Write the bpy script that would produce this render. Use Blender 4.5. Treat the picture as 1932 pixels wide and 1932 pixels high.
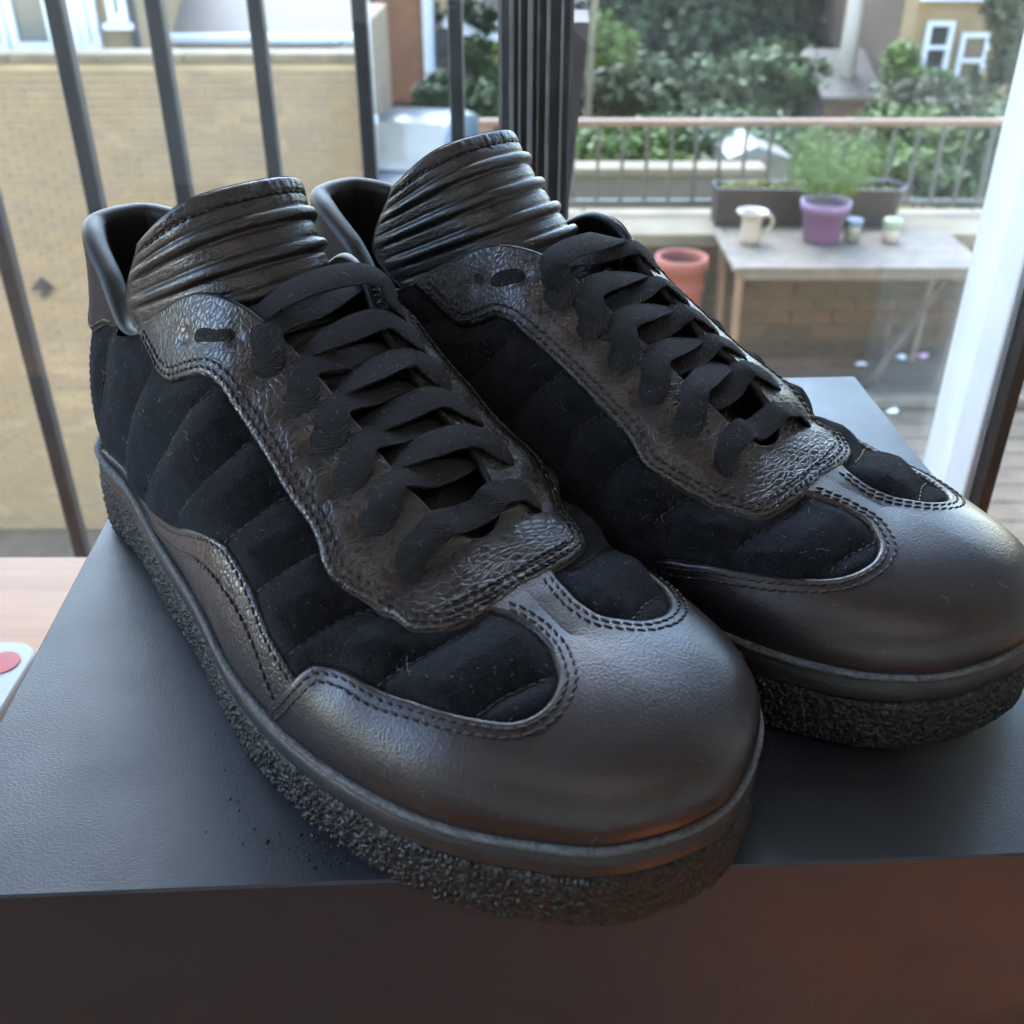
import bpy, bmesh, math, random
import numpy as np
from mathutils import Vector, noise as mnoise

random.seed(7)
for o in list(bpy.data.objects):
    bpy.data.objects.remove(o)
SC = bpy.context.scene
COL = SC.collection
R = math.radians

# ------------------------------------------------------------------ camera
CAM_H = 0.2232          # metres above the lid of the shoe box (the lid is z = 0)
PITCH = 31.5
cam_d = bpy.data.cameras.new('camera')
cam_d.sensor_width = 36.0
cam_d.lens = 36.0*1050/1024
cam_d.clip_start = 0.01
cam_d.clip_end = 400
cam_d.dof.use_dof = True
cam_d.dof.focus_distance = 0.335
cam_d.dof.aperture_fstop = 18.0
cam = bpy.data.objects.new('camera', cam_d)
COL.objects.link(cam)
cam.location = (0, 0, CAM_H)
cam.rotation_euler = (R(90-PITCH), 0, 0)
SC.camera = cam

# ------------------------------------------------------------------ sky, sun, added lamps
SUN_EL, SUN_AZ = 56.0, -22.0         # azimuth from +Y clockwise: high in front of the window, spread wide by cloud
world = bpy.data.worlds.new('World')
SC.world = world
world.use_nodes = True
wn = world.node_tree
wn.nodes.clear()
sky = wn.nodes.new('ShaderNodeTexSky')
sky.sky_type = 'NISHITA'
sky.sun_disc = False
sky.sun_elevation = R(SUN_EL)
sky.sun_rotation = R(SUN_AZ)
sky.air_density = 1.2
sky.dust_density = 0.3
sky.ozone_density = 1.0
bg = wn.nodes.new('ShaderNodeBackground')
bg.inputs['Strength'].default_value = 0.15
wo = wn.nodes.new('ShaderNodeOutputWorld')
wn.links.new(sky.outputs[0], bg.inputs[0])
wn.links.new(bg.outputs[0], wo.inputs[0])

sun_d = bpy.data.lights.new('sun', 'SUN')
sun_d.energy = 1.2
sun_d.angle = R(60)
sun_d.color = (0.90, 0.95, 1.0)
sun = bpy.data.objects.new('sun', sun_d)
COL.objects.link(sun)
az = R(SUN_AZ)
sd = Vector((math.sin(az)*math.cos(R(SUN_EL)), math.cos(az)*math.cos(R(SUN_EL)), math.sin(R(SUN_EL))))
sun.rotation_euler = (-sd).to_track_quat('-Z', 'Y').to_euler()
sun.location = (0, 9, 12)

# unseen warm lamp, added to give the box front its orange glow
lamp_d = bpy.data.lights.new('added_warm_lamp', 'AREA')
lamp_d.shape = 'DISK'
lamp_d.size = 0.20
lamp_d.energy = 0.7
lamp_d.color = (1.0, 0.62, 0.30)
lamp = bpy.data.objects.new('added_warm_lamp', lamp_d)
COL.objects.link(lamp)
lamp.location = (0.62, -0.40, -0.62)
lamp.rotation_euler = (0, 0, 0)

# unseen soft fill light, added to lift the shaded fronts of the shoes
fill_d = bpy.data.lights.new('added_fill_light', 'AREA')
fill_d.shape = 'RECTANGLE'
fill_d.size, fill_d.size_y = 1.6, 1.2
fill_d.energy = 0.4
fill_d.color = (1.0, 0.95, 0.95)
fill_l = bpy.data.objects.new('added_fill_light', fill_d)
COL.objects.link(fill_l)
fill_l.location = (0.2, -1.2, 1.55)
fill_l.rotation_euler = (0, 0, 0)

SC.view_settings.view_transform = 'Standard'
SC.view_settings.look = 'None'
SC.view_settings.exposure = 3.65
SC.view_settings.gamma = 1.0
SC.view_settings.use_curve_mapping = False
SC.render.engine = 'CYCLES'
SC.cycles.use_denoising = True
try:
    SC.cycles.denoiser = 'OPENIMAGEDENOISE'
    SC.cycles.denoising_input_passes = 'RGB_ALBEDO_NORMAL'
    SC.cycles.denoising_prefilter = 'ACCURATE'
except Exception:
    pass
SC.cycles.max_bounces = 8
SC.cycles.diffuse_bounces = 4
SC.cycles.glossy_bounces = 4
SC.cycles.transparent_max_bounces = 12
SC.cycles.sample_clamp_indirect = 6.0
SC.cycles.caustics_reflective = False
SC.cycles.caustics_refractive = False
# ------------------------------------------------------------------ helpers
def link(o, parent=None):
    COL.objects.link(o)
    if parent is not None:
        o.parent = parent
    return o

def tag(o, label=None, cat=None, group=None, kind=None):
    if label: o['label'] = label
    if cat: o['category'] = cat
    if group: o['group'] = group
    if kind: o['kind'] = kind
    return o

def empty(name, loc=(0, 0, 0), rz=0.0):
    o = bpy.data.objects.new(name, None)
    o.empty_display_size = 0.05
    o.location = loc
    o.rotation_euler = (0, 0, rz)
    return link(o)

def mesh_obj(name, verts, faces, mat, parent=None, smooth=True, mats=None, midx=None):
    me = bpy.data.meshes.new(name)
    v = np.asarray(verts, np.float32).reshape(-1, 3)
    if isinstance(faces, np.ndarray):
        n, k = faces.shape
        me.vertices.add(len(v)); me.vertices.foreach_set('co', v.ravel())
        me.loops.add(n*k); me.polygons.add(n)
        me.loops.foreach_set('vertex_index', faces.astype(np.int32).ravel())
        me.polygons.foreach_set('loop_start', np.arange(0, n*k, k, dtype=np.int32))
        me.update(calc_edges=True)
    else:
        me.from_pydata(v.tolist(), [], [tuple(int(i) for i in f) for f in faces])
        me.update()
    for m in (mats or [mat]):
        me.materials.append(m)
    if midx is not None:
        me.polygons.foreach_set('material_index', np.asarray(midx, np.int32))
    me.polygons.foreach_set('use_smooth', np.full(len(me.polygons), bool(smooth)))
    me.update()
    return link(bpy.data.objects.new(name, me), parent)

class MB:
    """collects boxes, tubes and lathes into one mesh"""
    def __init__(s): s.v = []; s.f = []
    def add(s, vs, fs):
        b = len(s.v); s.v += [tuple(map(float, p)) for p in vs]; s.f += [tuple(i+b for i in f) for f in fs]; return s
    def box(s, x0, x1, y0, y1, z0, z1, bev=0.0):
        if bev > 0:
            b = bev
            lay = [(z0, b), (z0+b, 0), (z1-b, 0), (z1, b)]
            vs = []
            for z, i in lay:
                if i: q = [(x0+b+b*.0, y0+b), (x1-b, y0+b), (x1-b, y1-b), (x0+b, y1-b)]; q = [p for p in q for _ in (0, 1)]
                else: q = [(x0, y0+b), (x0+b, y0), (x1-b, y0), (x1, y0+b), (x1, y1-b), (x1-b, y1), (x0+b, y1), (x0, y1-b)]
                if i: q = [q[0], q[1], q[2], q[3], q[4], q[5], q[6], q[7]]
                vs += [(x, y, z) for x, y in q]
            fs = []
            for L in range(3):
                for i in range(8):
                    a = L*8+i; c = L*8+(i+1) % 8
                    fs.append((a, c, c+8, a+8))
            fs.append((0, 6, 4, 2)); fs.append((24, 26, 28, 30))
            return s.add(vs, fs)
        vs = [(x, y, z) for z in (z0, z1) for y in (y0, y1) for x in (x0, x1)]
        return s.add(vs, [(0, 2, 3, 1), (4, 5, 7, 6), (0, 1, 5, 4), (2, 6, 7, 3), (0, 4, 6, 2), (1, 3, 7, 5)])
    def tube(s, pts, rad, n=8, cap=True, sx=1.0):
        P = [Vector(p) for p in pts]; rr = rad if isinstance(rad, (list, tuple)) else [rad]*len(P)
        vs = []; fs = []; ref = None
        for i, p in enumerate(P):
            t = (P[min(i+1, len(P)-1)]-P[max(i-1, 0)]).normalized()
            if ref is None: ref = Vector((0, 0, 1)) if abs(t.z) < .9 else Vector((1, 0, 0))
            a = t.cross(ref).normalized(); b = a.cross(t).normalized(); ref = b
            for k in range(n):
                w = 2*math.pi*k/n
                vs.append(p+(a*math.cos(w)*sx+b*math.sin(w))*rr[i])
        for i in range(len(P)-1):
            for k in range(n):
                fs.append((i*n+k, i*n+(k+1) % n, (i+1)*n+(k+1) % n, (i+1)*n+k))
        if cap:
            fs.append(tuple(range(n-1, -1, -1))); fs.append(tuple((len(P)-1)*n+k for k in range(n)))
        return s.add(vs, fs)
    def lathe(s, prof, n=32, c=(0, 0, 0)):
        vs = []; fs = []
        for r, z in prof:
            for k in range(n):
                w = 2*math.pi*k/n; vs.append((c[0]+r*math.cos(w), c[1]+r*math.sin(w), c[2]+z))
        for i in range(len(prof)-1):
            for k in range(n):
                fs.append((i*n+k, i*n+(k+1) % n, (i+1)*n+(k+1) % n, (i+1)*n+k))
        return s.add(vs, fs)
    def prism(s, poly, y0, y1):
        """polygon in x,z extruded along y"""
        n = len(poly)
        vs = [(x, y0, z) for x, z in poly]+[(x, y1, z) for x, z in poly]
        fs = [tuple(range(n)), tuple(range(2*n-1, n-1, -1))]+[(i, i+n, (i+1) % n+n, (i+1) % n) for i in range(n)]
        return s.add(vs, fs)
    def build(s, name, mat, parent=None, smooth=False, mats=None, midx=None):
        return mesh_obj(name, s.v, s.f, mat, parent, smooth, mats, midx)

def ray_pt(px, py, Y):
    """point of the place at distance Y in front of the camera (photograph measured in 1932 px)"""
    a = R(PITCH)+math.atan((py-966)/1981.0)
    d = Y*math.tan(a)
    zc = Y*math.cos(R(PITCH))+d*math.sin(R(PITCH))
    return Vector(((px-966)/1981.0*zc, Y, CAM_H-d))

# ------------------------------------------------------------------ materials
def new_mat(name):
    m = bpy.data.materials.new(name); m.use_nodes = True
    nt = m.node_tree; nt.nodes.clear()
    out = nt.nodes.new('ShaderNodeOutputMaterial')
    b = nt.nodes.new('ShaderNodeBsdfPrincipled')
    nt.links.new(b.outputs[0], out.inputs[0])
    return m, nt, b
def nd(nt, t, **kw):
    n = nt.nodes.new(t)
    for k, v in kw.items():
        if k in n.inputs.keys(): n.inputs[k].default_value = v
        else: setattr(n, k, v)
    return n
def coords(nt, space='Object', scale=None):
    tc = nt.nodes.new('ShaderNodeTexCoord'); s = tc.outputs[space]
    if scale is not None:
        mp = nt.nodes.new('ShaderNodeMapping'); mp.inputs['Scale'].default_value = scale
        nt.links.new(s, mp.inputs[0]); s = mp.outputs[0]
    return s
def noise(nt, vec, scale, detail=3, rough=.55, dist=0.0):
    n = nd(nt, 'ShaderNodeTexNoise'); n.inputs['Scale'].default_value = scale; n.inputs['Detail'].default_value = detail
    n.inputs['Roughness'].default_value = rough; n.inputs['Distortion'].default_value = dist
    nt.links.new(vec, n.inputs['Vector']); return n.outputs['Fac']
def voro(nt, vec, scale, feature='F1', rnd=1.0, out='Distance'):
    n = nd(nt, 'ShaderNodeTexVoronoi'); n.feature = feature; n.inputs['Scale'].default_value = scale
    n.inputs['Randomness'].default_value = rnd
    nt.links.new(vec, n.inputs['Vector']); return n.outputs[out]
def ramp(nt, fac, stops, interp='LINEAR'):
    r = nt.nodes.new('ShaderNodeValToRGB'); r.color_ramp.interpolation = interp
    e = r.color_ramp.elements
    while len(e) < len(stops): e.new(.5)
    for el, (p, c) in zip(e, stops):
        el.position = p; el.color = (c, c, c, 1) if isinstance(c, (int, float)) else (*c, 1)
    nt.links.new(fac, r.inputs[0]); return r.outputs[0]
def mth(nt, op, a, b=None):
    n = nt.nodes.new('ShaderNodeMath'); n.operation = op
    for i, v in enumerate((a, b)):
        if v is None: continue
        if isinstance(v, (int, float)): n.inputs[i].default_value = v
        else: nt.links.new(v, n.inputs[i])
    return n.outputs[0]
def mixc(nt, fac, a, b):
    n = nt.nodes.new('ShaderNodeMix'); n.data_type = 'RGBA'
    for i, v in ((0, fac), (6, a), (7, b)):
        if isinstance(v, (int, float)): n.inputs[i].default_value = v
        elif isinstance(v, tuple): n.inputs[i].default_value = (*v, 1)
        else: nt.links.new(v, n.inputs[i])
    return n.outputs[2]
def bump(nt, b, h, strength, dist):
    n = nt.nodes.new('ShaderNodeBump'); n.inputs['Strength'].default_value = strength; n.inputs['Distance'].default_value = dist
    nt.links.new(h, n.inputs['Height']); nt.links.new(n.outputs[0], b.inputs['Normal']); return n
def setc(nt, b, c):
    if isinstance(c, tuple): b.inputs['Base Color'].default_value = (*c, 1)
    else: nt.links.new(c, b.inputs['Base Color'])

def plain(name, col, rough=.6, var=.15, scale=20, bumpd=0.0, bscale=200, metal=0.0, spec=.5, space='Object'):
    """one colour broken up by soft dirt"""
    m, nt, b = new_mat(name); v = coords(nt, space)
    lo = tuple(max(0, c*(1-var)) for c in col); hi = tuple(min(1, c*(1+var)) for c in col)
    setc(nt, b, ramp(nt, noise(nt, v, scale, 5), [(.3, lo), (.7, hi)]))
    b.inputs['Roughness'].default_value = rough; b.inputs['Metallic'].default_value = metal
    b.inputs['Specular IOR Level'].default_value = spec
    if bumpd: bump(nt, b, noise(nt, v, bscale, 4), .6, bumpd)
    return m

M = {}
def make_materials():
    # --- smooth calf of the toe cap and collar
    m, nt, b = new_mat('smooth_leather'); v = coords(nt)
    setc(nt, b, ramp(nt, noise(nt, v, 45, 4), [(.3, (.0125, .0082, .0092)), (.7, (.019, .0122, .0132))]))
    nt.links.new(ramp(nt, noise(nt, v, 60, 4), [(.3, .30), (.75, .41)]), b.inputs['Roughness'])
    b.inputs['Specular IOR Level'].default_value = .72
    h = mth(nt, 'ADD', mth(nt, 'MULTIPLY', noise(nt, v, 1500, 2, .6), .55), mth(nt, 'MULTIPLY', voro(nt, v, 1300), .5))
    h = mth(nt, 'ADD', h, mth(nt, 'MULTIPLY', noise(nt, v, 110, 2), .5))
    bump(nt, b, h, .42, .00026)
    M['smooth'] = m
    # --- tumbled grain of the eyestay, stripe and tongue
    m, nt, b = new_mat('pebbled_leather')
    v = coords(nt, 'Object', (1.15, .46, .80))
    warp = nd(nt, 'ShaderNodeTexNoise'); warp.inputs['Scale'].default_value = 140; warp.inputs['Detail'].default_value = 3
    nt.links.new(v, warp.inputs['Vector'])
    mx = nt.nodes.new('ShaderNodeMix'); mx.data_type = 'VECTOR'; mx.inputs[0].default_value = .0028
    nt.links.new(v, mx.inputs[4]); nt.links.new(warp.outputs['Color'], mx.inputs[5]); vw = mx.outputs[1]
    cell = voro(nt, vw, 560, 'DISTANCE_TO_EDGE')
    peb = ramp(nt, cell, [(0, .15), (.12, .68), (.40, 1.0)], 'EASE')
    big = noise(nt, v, 120, 3)
    setc(nt, b, ramp(nt, big, [(.3, (.011, .0074, .0078)), (.7, (.019, .0122, .0122))]))
    nt.links.new(ramp(nt, peb, [(0, .5), (1, .27)]), b.inputs['Roughness'])
    b.inputs['Specular IOR Level'].default_value = .9
    h = mth(nt, 'ADD', mth(nt, 'MULTIPLY', peb, .62), mth(nt, 'MULTIPLY', big, .9))
    h = mth(nt, 'ADD', h, mth(nt, 'MULTIPLY', noise(nt, v, 1100, 2), .22))
    bump(nt, b, h, .85, .00042)
    M['pebbled'] = m
    # --- finer grain of the tongue
    m, nt, b = new_mat('fine_grain_leather'); v = coords(nt)
    peb = ramp(nt, voro(nt, v, 620, 'DISTANCE_TO_EDGE'), [(0, 0.0), (.12, .7), (.4, 1.0)], 'EASE')
    setc(nt, b, ramp(nt, noise(nt, v, 90, 3), [(.3, (.0075, .0064, .0066)), (.7, (.0125, .0098, .0098))]))
    nt.links.new(ramp(nt, peb, [(0, .48), (1, .29)]), b.inputs['Roughness']); b.inputs['Specular IOR Level'].default_value = .85
    bump(nt, b, mth(nt, 'ADD', mth(nt, 'MULTIPLY', peb, .35), mth(nt, 'MULTIPLY', noise(nt, v, 150, 4), .7)), .6, .0004)
    M['fine_grain'] = m
    # --- black suede
    m, nt, b = new_mat('black_suede'); v = coords(nt)
    nap = noise(nt, v, 260, 5, .65)
    fine = noise(nt, v, 1900, 3, .7)
    spk = ramp(nt, noise(nt, v, 1700, 3, .85), [(.56, 0.0), (.70, 1.0)])
    setc(nt, b, mixc(nt, mth(nt, 'MULTIPLY', spk, .8), ramp(nt, nap, [(.3, (.0042, .0045, .0056)), (.72, (.0165, .0172, .0195))]), (.055, .057, .062)))
    b.inputs['Roughness'].default_value = .95; b.inputs['Specular IOR Level'].default_value = .05
    b.inputs['Sheen Weight'].default_value = .15; b.inputs['Sheen Roughness'].default_value = .45
    b.inputs['Sheen Tint'].default_value = (.62, .72, .9, 1)
    bump(nt, b, mth(nt, 'ADD', mth(nt, 'MULTIPLY', nap, .8), mth(nt, 'MULTIPLY', fine, 1.1)), 1.0, .0009)
    M['suede'] = m
    # --- raw cut edge of the leather
    M['cut'] = plain('cut_leather_edge', (.055, .045, .042), .8, .4, 500, .0003, 1500)
    M['cut_pale'] = plain('pale_cut_leather_edge', (.13, .118, .112), .8, .35, 500, .0003, 1500)
    M['thread'] = plain('thread', (.017, .0125, .0125), .55, .25, 900, .0001, 4000)
    # --- waxed cotton lace
    m, nt, b = new_mat('cotton_lace')
    tc = nt.nodes.new('ShaderNodeTexCoord')
    uv = tc.outputs['UV']
    mp = nt.nodes.new('ShaderNodeMapping'); mp.inputs['Scale'].default_value = (1, 1, 1); nt.links.new(uv, mp.inputs[0])
    wv = nd(nt, 'ShaderNodeTexWave'); wv.inputs['Scale'].default_value = 1.5; wv.bands_direction = 'DIAGONAL'; wv.inputs['Distortion'].default_value = 1.2
    nt.links.new(mp.outputs[0], wv.inputs[0])
    vv = coords(nt)
    fz = noise(nt, vv, 1700, 4, .7)
    hgt = mth(nt, 'ADD', mth(nt, 'MULTIPLY', wv.outputs['Fac'], .8), mth(nt, 'MULTIPLY', fz, .9))
    setc(nt, b, ramp(nt, hgt, [(.2, (.005, .005, .006)), (.85, (.044, .0435, .048))]))
    b.inputs['Roughness'].default_value = .88; b.inputs['Specular IOR Level'].default_value = .2
    b.inputs['Sheen Weight'].default_value = .035; b.inputs['Sheen Roughness'].default_value = .5
    b.inputs['Sheen Tint'].default_value = (.75, .8, .95, 1)
    bump(nt, b, hgt, 1.0, .0007)
    M['lace'] = m
    # --- crepe rubber
    m, nt, b = new_mat('crepe_rubber'); v = coords(nt)
    setc(nt, b, ramp(nt, noise(nt, v, 350, 4), [(.3, (.009, .0087, .0086)), (.7, (.021, .0204, .020))]))
    nt.links.new(ramp(nt, noise(nt, v, 700, 3), [(.3, .30), (.7, .60)]), b.inputs['Roughness'])
    b.inputs['Specular IOR Level'].default_value = .42
    bump(nt, b, mth(nt, 'ADD', mth(nt, 'MULTIPLY', voro(nt, v, 720), -1.0), mth(nt, 'MULTIPLY', noise(nt, v, 1300, 2), .4)), .9, .0008)
    M['crepe'] = m
    # --- smooth welt band and its dusty top edge
    m, nt, b = new_mat('welt_rubber'); v = coords(nt)
    setc(nt, b, ramp(nt, noise(nt, v, 300, 4), [(.3, (.015, .0145, .0145)), (.7, (.026, .025, .025))]))
    nt.links.new(ramp(nt, noise(nt, v, 500, 4), [(.3, .30), (.7, .55)]), b.inputs['Roughness'])
    bump(nt, b, noise(nt, v, 900, 3), .5, .0003)
    M['welt'] = m
    m, nt, b = new_mat('dusty_welt_edge'); v = coords(nt)
    setc(nt, b, ramp(nt, noise(nt, v, 700, 5, .7), [(.32, (.022, .023, .026)), (.52, (.11, .117, .125)), (.8, (.21, .22, .235))]))
    b.inputs['Roughness'].default_value = .72
    bump(nt, b, noise(nt, v, 1200, 4, .7), .7, .0006)
    M['dusty'] = m
    M['lint'] = plain('lint_fibre', (.46, .46, .48), .8, .2, 100)
    M['lining'] = plain('lining_leather', (.009, .0085, .009), .5, .3, 60, .0002, 1200, spec=.4)
    # --- black coated card of the box
    m, nt, b = new_mat('box_card'); v = coords(nt)
    setc(nt, b, ramp(nt, noise(nt, v, 14, 5), [(.35, (.013, .017, .028)), (.7, (.019, .024, .038))]))
    nt.links.new(ramp(nt, noise(nt, v, 30, 6, .6), [(.3, .40), (.7, .50)]), b.inputs['Roughness'])
    b.inputs['Specular IOR Level'].default_value = .64
    h = mth(nt, 'ADD', mth(nt, 'MULTIPLY', noise(nt, coords(nt, 'Object', (1, 1.4, 1)), 1050, 3, .65), 1.0), mth(nt, 'MULTIPLY', noise(nt, v, 45, 3), .9))
    bump(nt, b, h, .5, .00036)
    M['box'] = m
    # --- table wood
    m, nt, b = new_mat('table_wood'); v = coords(nt, 'Object', (1.2, 14, 14))
    g = noise(nt, v, 4, 6, .6, .6)
    setc(nt, b, ramp(nt, g, [(.25, (.46, .205, .085)), (.55, (.56, .27, .125)), (.8, (.63, .33, .165))]))
    b.inputs['Roughness'].default_value = .42
    bump(nt, b, noise(nt, v, 12, 5), .3, .0004)
    M['table'] = m
make_materials()
# ---------------------------------------------------------------- shoe form (millimetres, x heel->toe, y lateral, z up)
SL = 306.9
XN = np.array([25,60,100,140,175,205,235,260,280,296.])/307*SL
LAT = np.array([24.0,29.6,38.4,46.8,55.9,59.0,57.3,51.6,41.3,29.0])
MED = np.array([-41.0,-43.3,-42.9,-43.7,-47.3,-51.4,-52.6,-50.3,-43.5,-29.6])
HS = 27.7; SPR = 6.7; HRISE = 8.4
def solez(x): return HS+springz(x)+HRISE*np.clip(1-x/(.55*SL),0,1)
def springz(x):
    u=np.clip((x/SL-.62)/.38,0,1.1); return SPR*u**2
XN[0]=29.;XN[1]=62.
ON = np.array([(5,-8.5)]+list(zip(XN,LAT))+[(SL,2.5)]+list(zip(XN[::-1],MED[::-1])))
def _catmull(P,i,f):
    m=len(P); p0,p1,p2,p3=P[(i-1)%m],P[i%m],P[(i+1)%m],P[(i+2)%m]
    d=lambda a,b: np.maximum(np.linalg.norm(b-a,axis=-1),1e-9)[:,None]**.5
    t0=0*d(p0,p1);t1=t0+d(p0,p1);t2=t1+d(p1,p2);t3=t2+d(p2,p3);t=t1+(t2-t1)*f[:,None]
    A1=(t1-t)/(t1-t0)*p0+(t-t0)/(t1-t0)*p1;A2=(t2-t)/(t2-t1)*p1+(t-t1)/(t2-t1)*p2;A3=(t3-t)/(t3-t2)*p2+(t-t2)/(t3-t2)*p3
    B1=(t2-t)/(t2-t0)*A1+(t-t0)/(t2-t0)*A2;B2=(t3-t)/(t3-t1)*A2+(t-t1)/(t3-t1)*A3
    return (t2-t)/(t2-t1)*B1+(t-t1)/(t2-t1)*B2
def outline(idx):
    idx=np.asarray(idx,float)%22; i=np.floor(idx).astype(int); return _catmull(ON,i,idx-i)
def onormal(idx,e=.02):
    d=outline(np.asarray(idx)+e)-outline(np.asarray(idx)-e); d/=np.linalg.norm(d,axis=1)[:,None]
    return np.stack([-d[:,1],d[:,0]],1)      # outward (path runs heel -> lateral -> toe -> medial)
def hermite(xk,yk,x):
    xk=np.asarray(xk,float);yk=np.asarray(yk,float)
    if yk.ndim==1: yk=yk[:,None]
    h=np.diff(xk)[:,None];dl=np.diff(yk,axis=0)/h
    m=np.zeros_like(yk);m[1:-1]=(dl[:-1]*h[1:]+dl[1:]*h[:-1])/(h[1:]+h[:-1]);m[0]=dl[0];m[-1]=dl[-1]
    i=np.clip(np.searchsorted(xk,x,side='right')-1,0,len(xk)-2);t=((x-xk[i])/(xk[i+1]-xk[i]))[:,None];hh=h[i]
    return (2*t**3-3*t**2+1)*yk[i]+(t**3-2*t**2+t)*hh*m[i]+(-2*t**3+3*t**2)*yk[i+1]+(t**3-t**2)*hh*m[i+1]
def ycen(x): return np.interp(x,[0,75,150,216,250,300],[-8,-7.5,-5,-4,1,2.5])
#      idx    x    yo    z    phi  
TN=[(0.00,  16,  0.0,114.0, 90),
    (0.50,  19, 12.0,113.5, 90),
    (1.00,  32, 19.5,111.5, 88),
    (1.60,  51, 24.5,104.0, 85),
    (2.25,  72, 29.0, 92.0, 80),
    (2.60,  84, 29.5, 94.5, 77),
    (3.20, 106, 29.0,108.0, 71),
    (3.75, 127, 24.5,117.8, 62),
    (4.05, 138, 21.5,117.0, 50),
    (4.60, 155, 15.5,106.0, 34),
    (5.30, 180, 13.0, 90.5, 27),
    (6.00, 204, 12.0, 77.0, 22),
    (6.20, 212,  9.5, 71.3, 18),
    (6.40, 216,  5.5, 67.6, 14),
    (6.60, 218,  0.0, 66.0,  7),
    (7.00, 227,  0.0, 61.6,  3),
    (8.00, 241,  0.0, 57.6,  1),
    (9.00, 250,  0.0, 55.6,  0),
    (10.0, 254,  0.0, 54.9,  0),
    (11.0, 255,  0.0, 54.8,  0)]
_T=np.array(TN); _Tx=np.concatenate([-_T[3:0:-1,0],_T[:,0],22-_T[-2:-5:-1,0]])
_Tv=np.concatenate([_T[3:0:-1,1:]*[1,-1,1,1],_T[:,1:],_T[-2:-5:-1,1:]*[1,-1,1,1]])
INSET=3.4
def base(idx):
    o=outline(idx)-onormal(idx)*INSET
    return np.c_[o,solez(o[:,0])-2.0]
def rim(idx):
    idx=np.asarray(idx,float)%22; med=idx>11; k=np.where(med,22-idx,idx)
    v=hermite(_Tx,_Tv,k); v[:,1]=np.where(k>=6.6,0,np.maximum(v[:,1],0) if True else 0)
    x=v[:,0]; y=ycen(x)+np.where(med,-1,1)*v[:,1]
    return np.c_[x,y,v[:,2]],np.radians(v[:,3])
def upper(idx,r):
    idx=np.asarray(idx,float);r=np.asarray(r,float)[:,None]
    B=base(idx);T,ph=rim(idx);n=onormal(idx)
    k=np.where(idx%22>11,22-idx%22,idx%22)
    out=np.interp(k,[0,1,3,5,7,9,11],[.10,.10,.12,.16,.20,.30,.34])
    dz=(T[:,2]-B[:,2])[:,None];h=T-B;h[:,2]=0;dx=np.linalg.norm(h,axis=1)[:,None];h/=np.maximum(dx,1e-6)
    up=np.array([0,0,1.])
    med=(idx%22>11)
    c0=np.where(med,np.interp(k,[0,2,4,5,6,8,11],[.40,.42,.58,.70,.72,.70,.70]),np.interp(k,[0,2,4,6,8,11],[.40,.42,.50,.62,.68,.70]))[:,None]
    c1=np.where(med,np.interp(k,[0,2,4,5,6,8,11],[.40,.42,.52,.58,.60,.60,.60]),np.interp(k,[0,2,4,6,8,11],[.40,.42,.48,.56,.60,.60]))[:,None]
    P1=B+(np.c_[n,np.zeros(len(n))]*out[:,None]+up)*dz*c0
    cs,sn=np.cos(ph)[:,None],np.sin(ph)[:,None]
    P2=T-(h*cs+up*sn)*c1*(dx*cs+dz*sn)
    return (1-r)**3*B+3*(1-r)**2*r*P1+3*(1-r)*r*r*P2+r**3*T
def unormal(idx,r):
    e=.01; r=np.clip(np.asarray(r,float),.003,.997)
    a=upper(np.asarray(idx)+e,r)-upper(np.asarray(idx)-e,r);b=upper(idx,r+.003)-upper(idx,r-.003)
    n=np.cross(b,a)*-1; n/=np.maximum(np.linalg.norm(n,axis=1),1e-9)[:,None]
    return n
# ------------------------------------------------------------------ seams of the upper, in (station, height) of the form
EYE = {'lat': [(2.72,1.0),(2.9,.936),(3.14,.853),(3.34,.79),(3.54,.76),(3.82,.783),(4.05,.808),(4.22,.804),(4.44,.78),(4.64,.764),(4.92,.746),(5.16,.730),(5.40,.724),(5.57,.72),(5.72,.703),(5.84,.676),(5.95,.662),(6.10,.668),(6.25,.678),(6.46,.657),(6.63,.643),(6.80,.643),(6.97,.682),(7.16,.742),(7.31,.813),(7.42,.90),(7.49,1.0)],
       'med': [(2.86,1.0),(3.0,.946),(3.18,.87),(3.36,.797),(3.53,.755),(3.69,.762),(3.85,.784),(4.0,.772),(4.19,.734),(4.41,.702),(4.61,.678),(4.88,.655),(5.16,.641),(5.41,.628),(5.57,.605),(5.72,.566),(5.9,.572),(6.09,.590),(6.31,.608),(6.58,.58),(6.82,.598),(7.02,.65),(7.17,.735),(7.30,.83),(7.42,.925),(7.49,1.0)]}
CAP = {'lat': [(5.72,0),(5.77,.053),(5.99,.159),(6.12,.261),(6.19,.341),(6.27,.396),(6.40,.42),(6.6,.416),(6.77,.42),(6.98,.433),(7.35,.467),(7.81,.498),(8.26,.527),(8.66,.558),(8.95,.615),(9.18,.696),(9.28,.78),(9.08,.857),(8.56,.902),(8.01,.903),(7.46,.872),(7.1,.83),(6.9,.80)],
       'med': [(6.22,0),(6.12,.08),(6.06,.155),(6.14,.195),(6.33,.25),(6.59,.285),(6.96,.341),(7.38,.392),(7.82,.447),(8.24,.504),(8.6,.578),(8.88,.66),(9.02,.745),(8.9,.82),(8.38,.872),(7.85,.878),(7.4,.868),(7.1,.83),(6.9,.80)]}
STR = [(1.0,0),(1.4,.05),(2.0,.075),(2.6,.10),(3.07,.133),(3.69,.204),(4.37,.333),(4.72,.405),(4.93,.432),(5.1,.43),(5.31,.415),(5.51,.384),(5.71,.348),(5.91,.315),(6.11,.284),(6.4,.24),(6.6,.2)]
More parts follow.
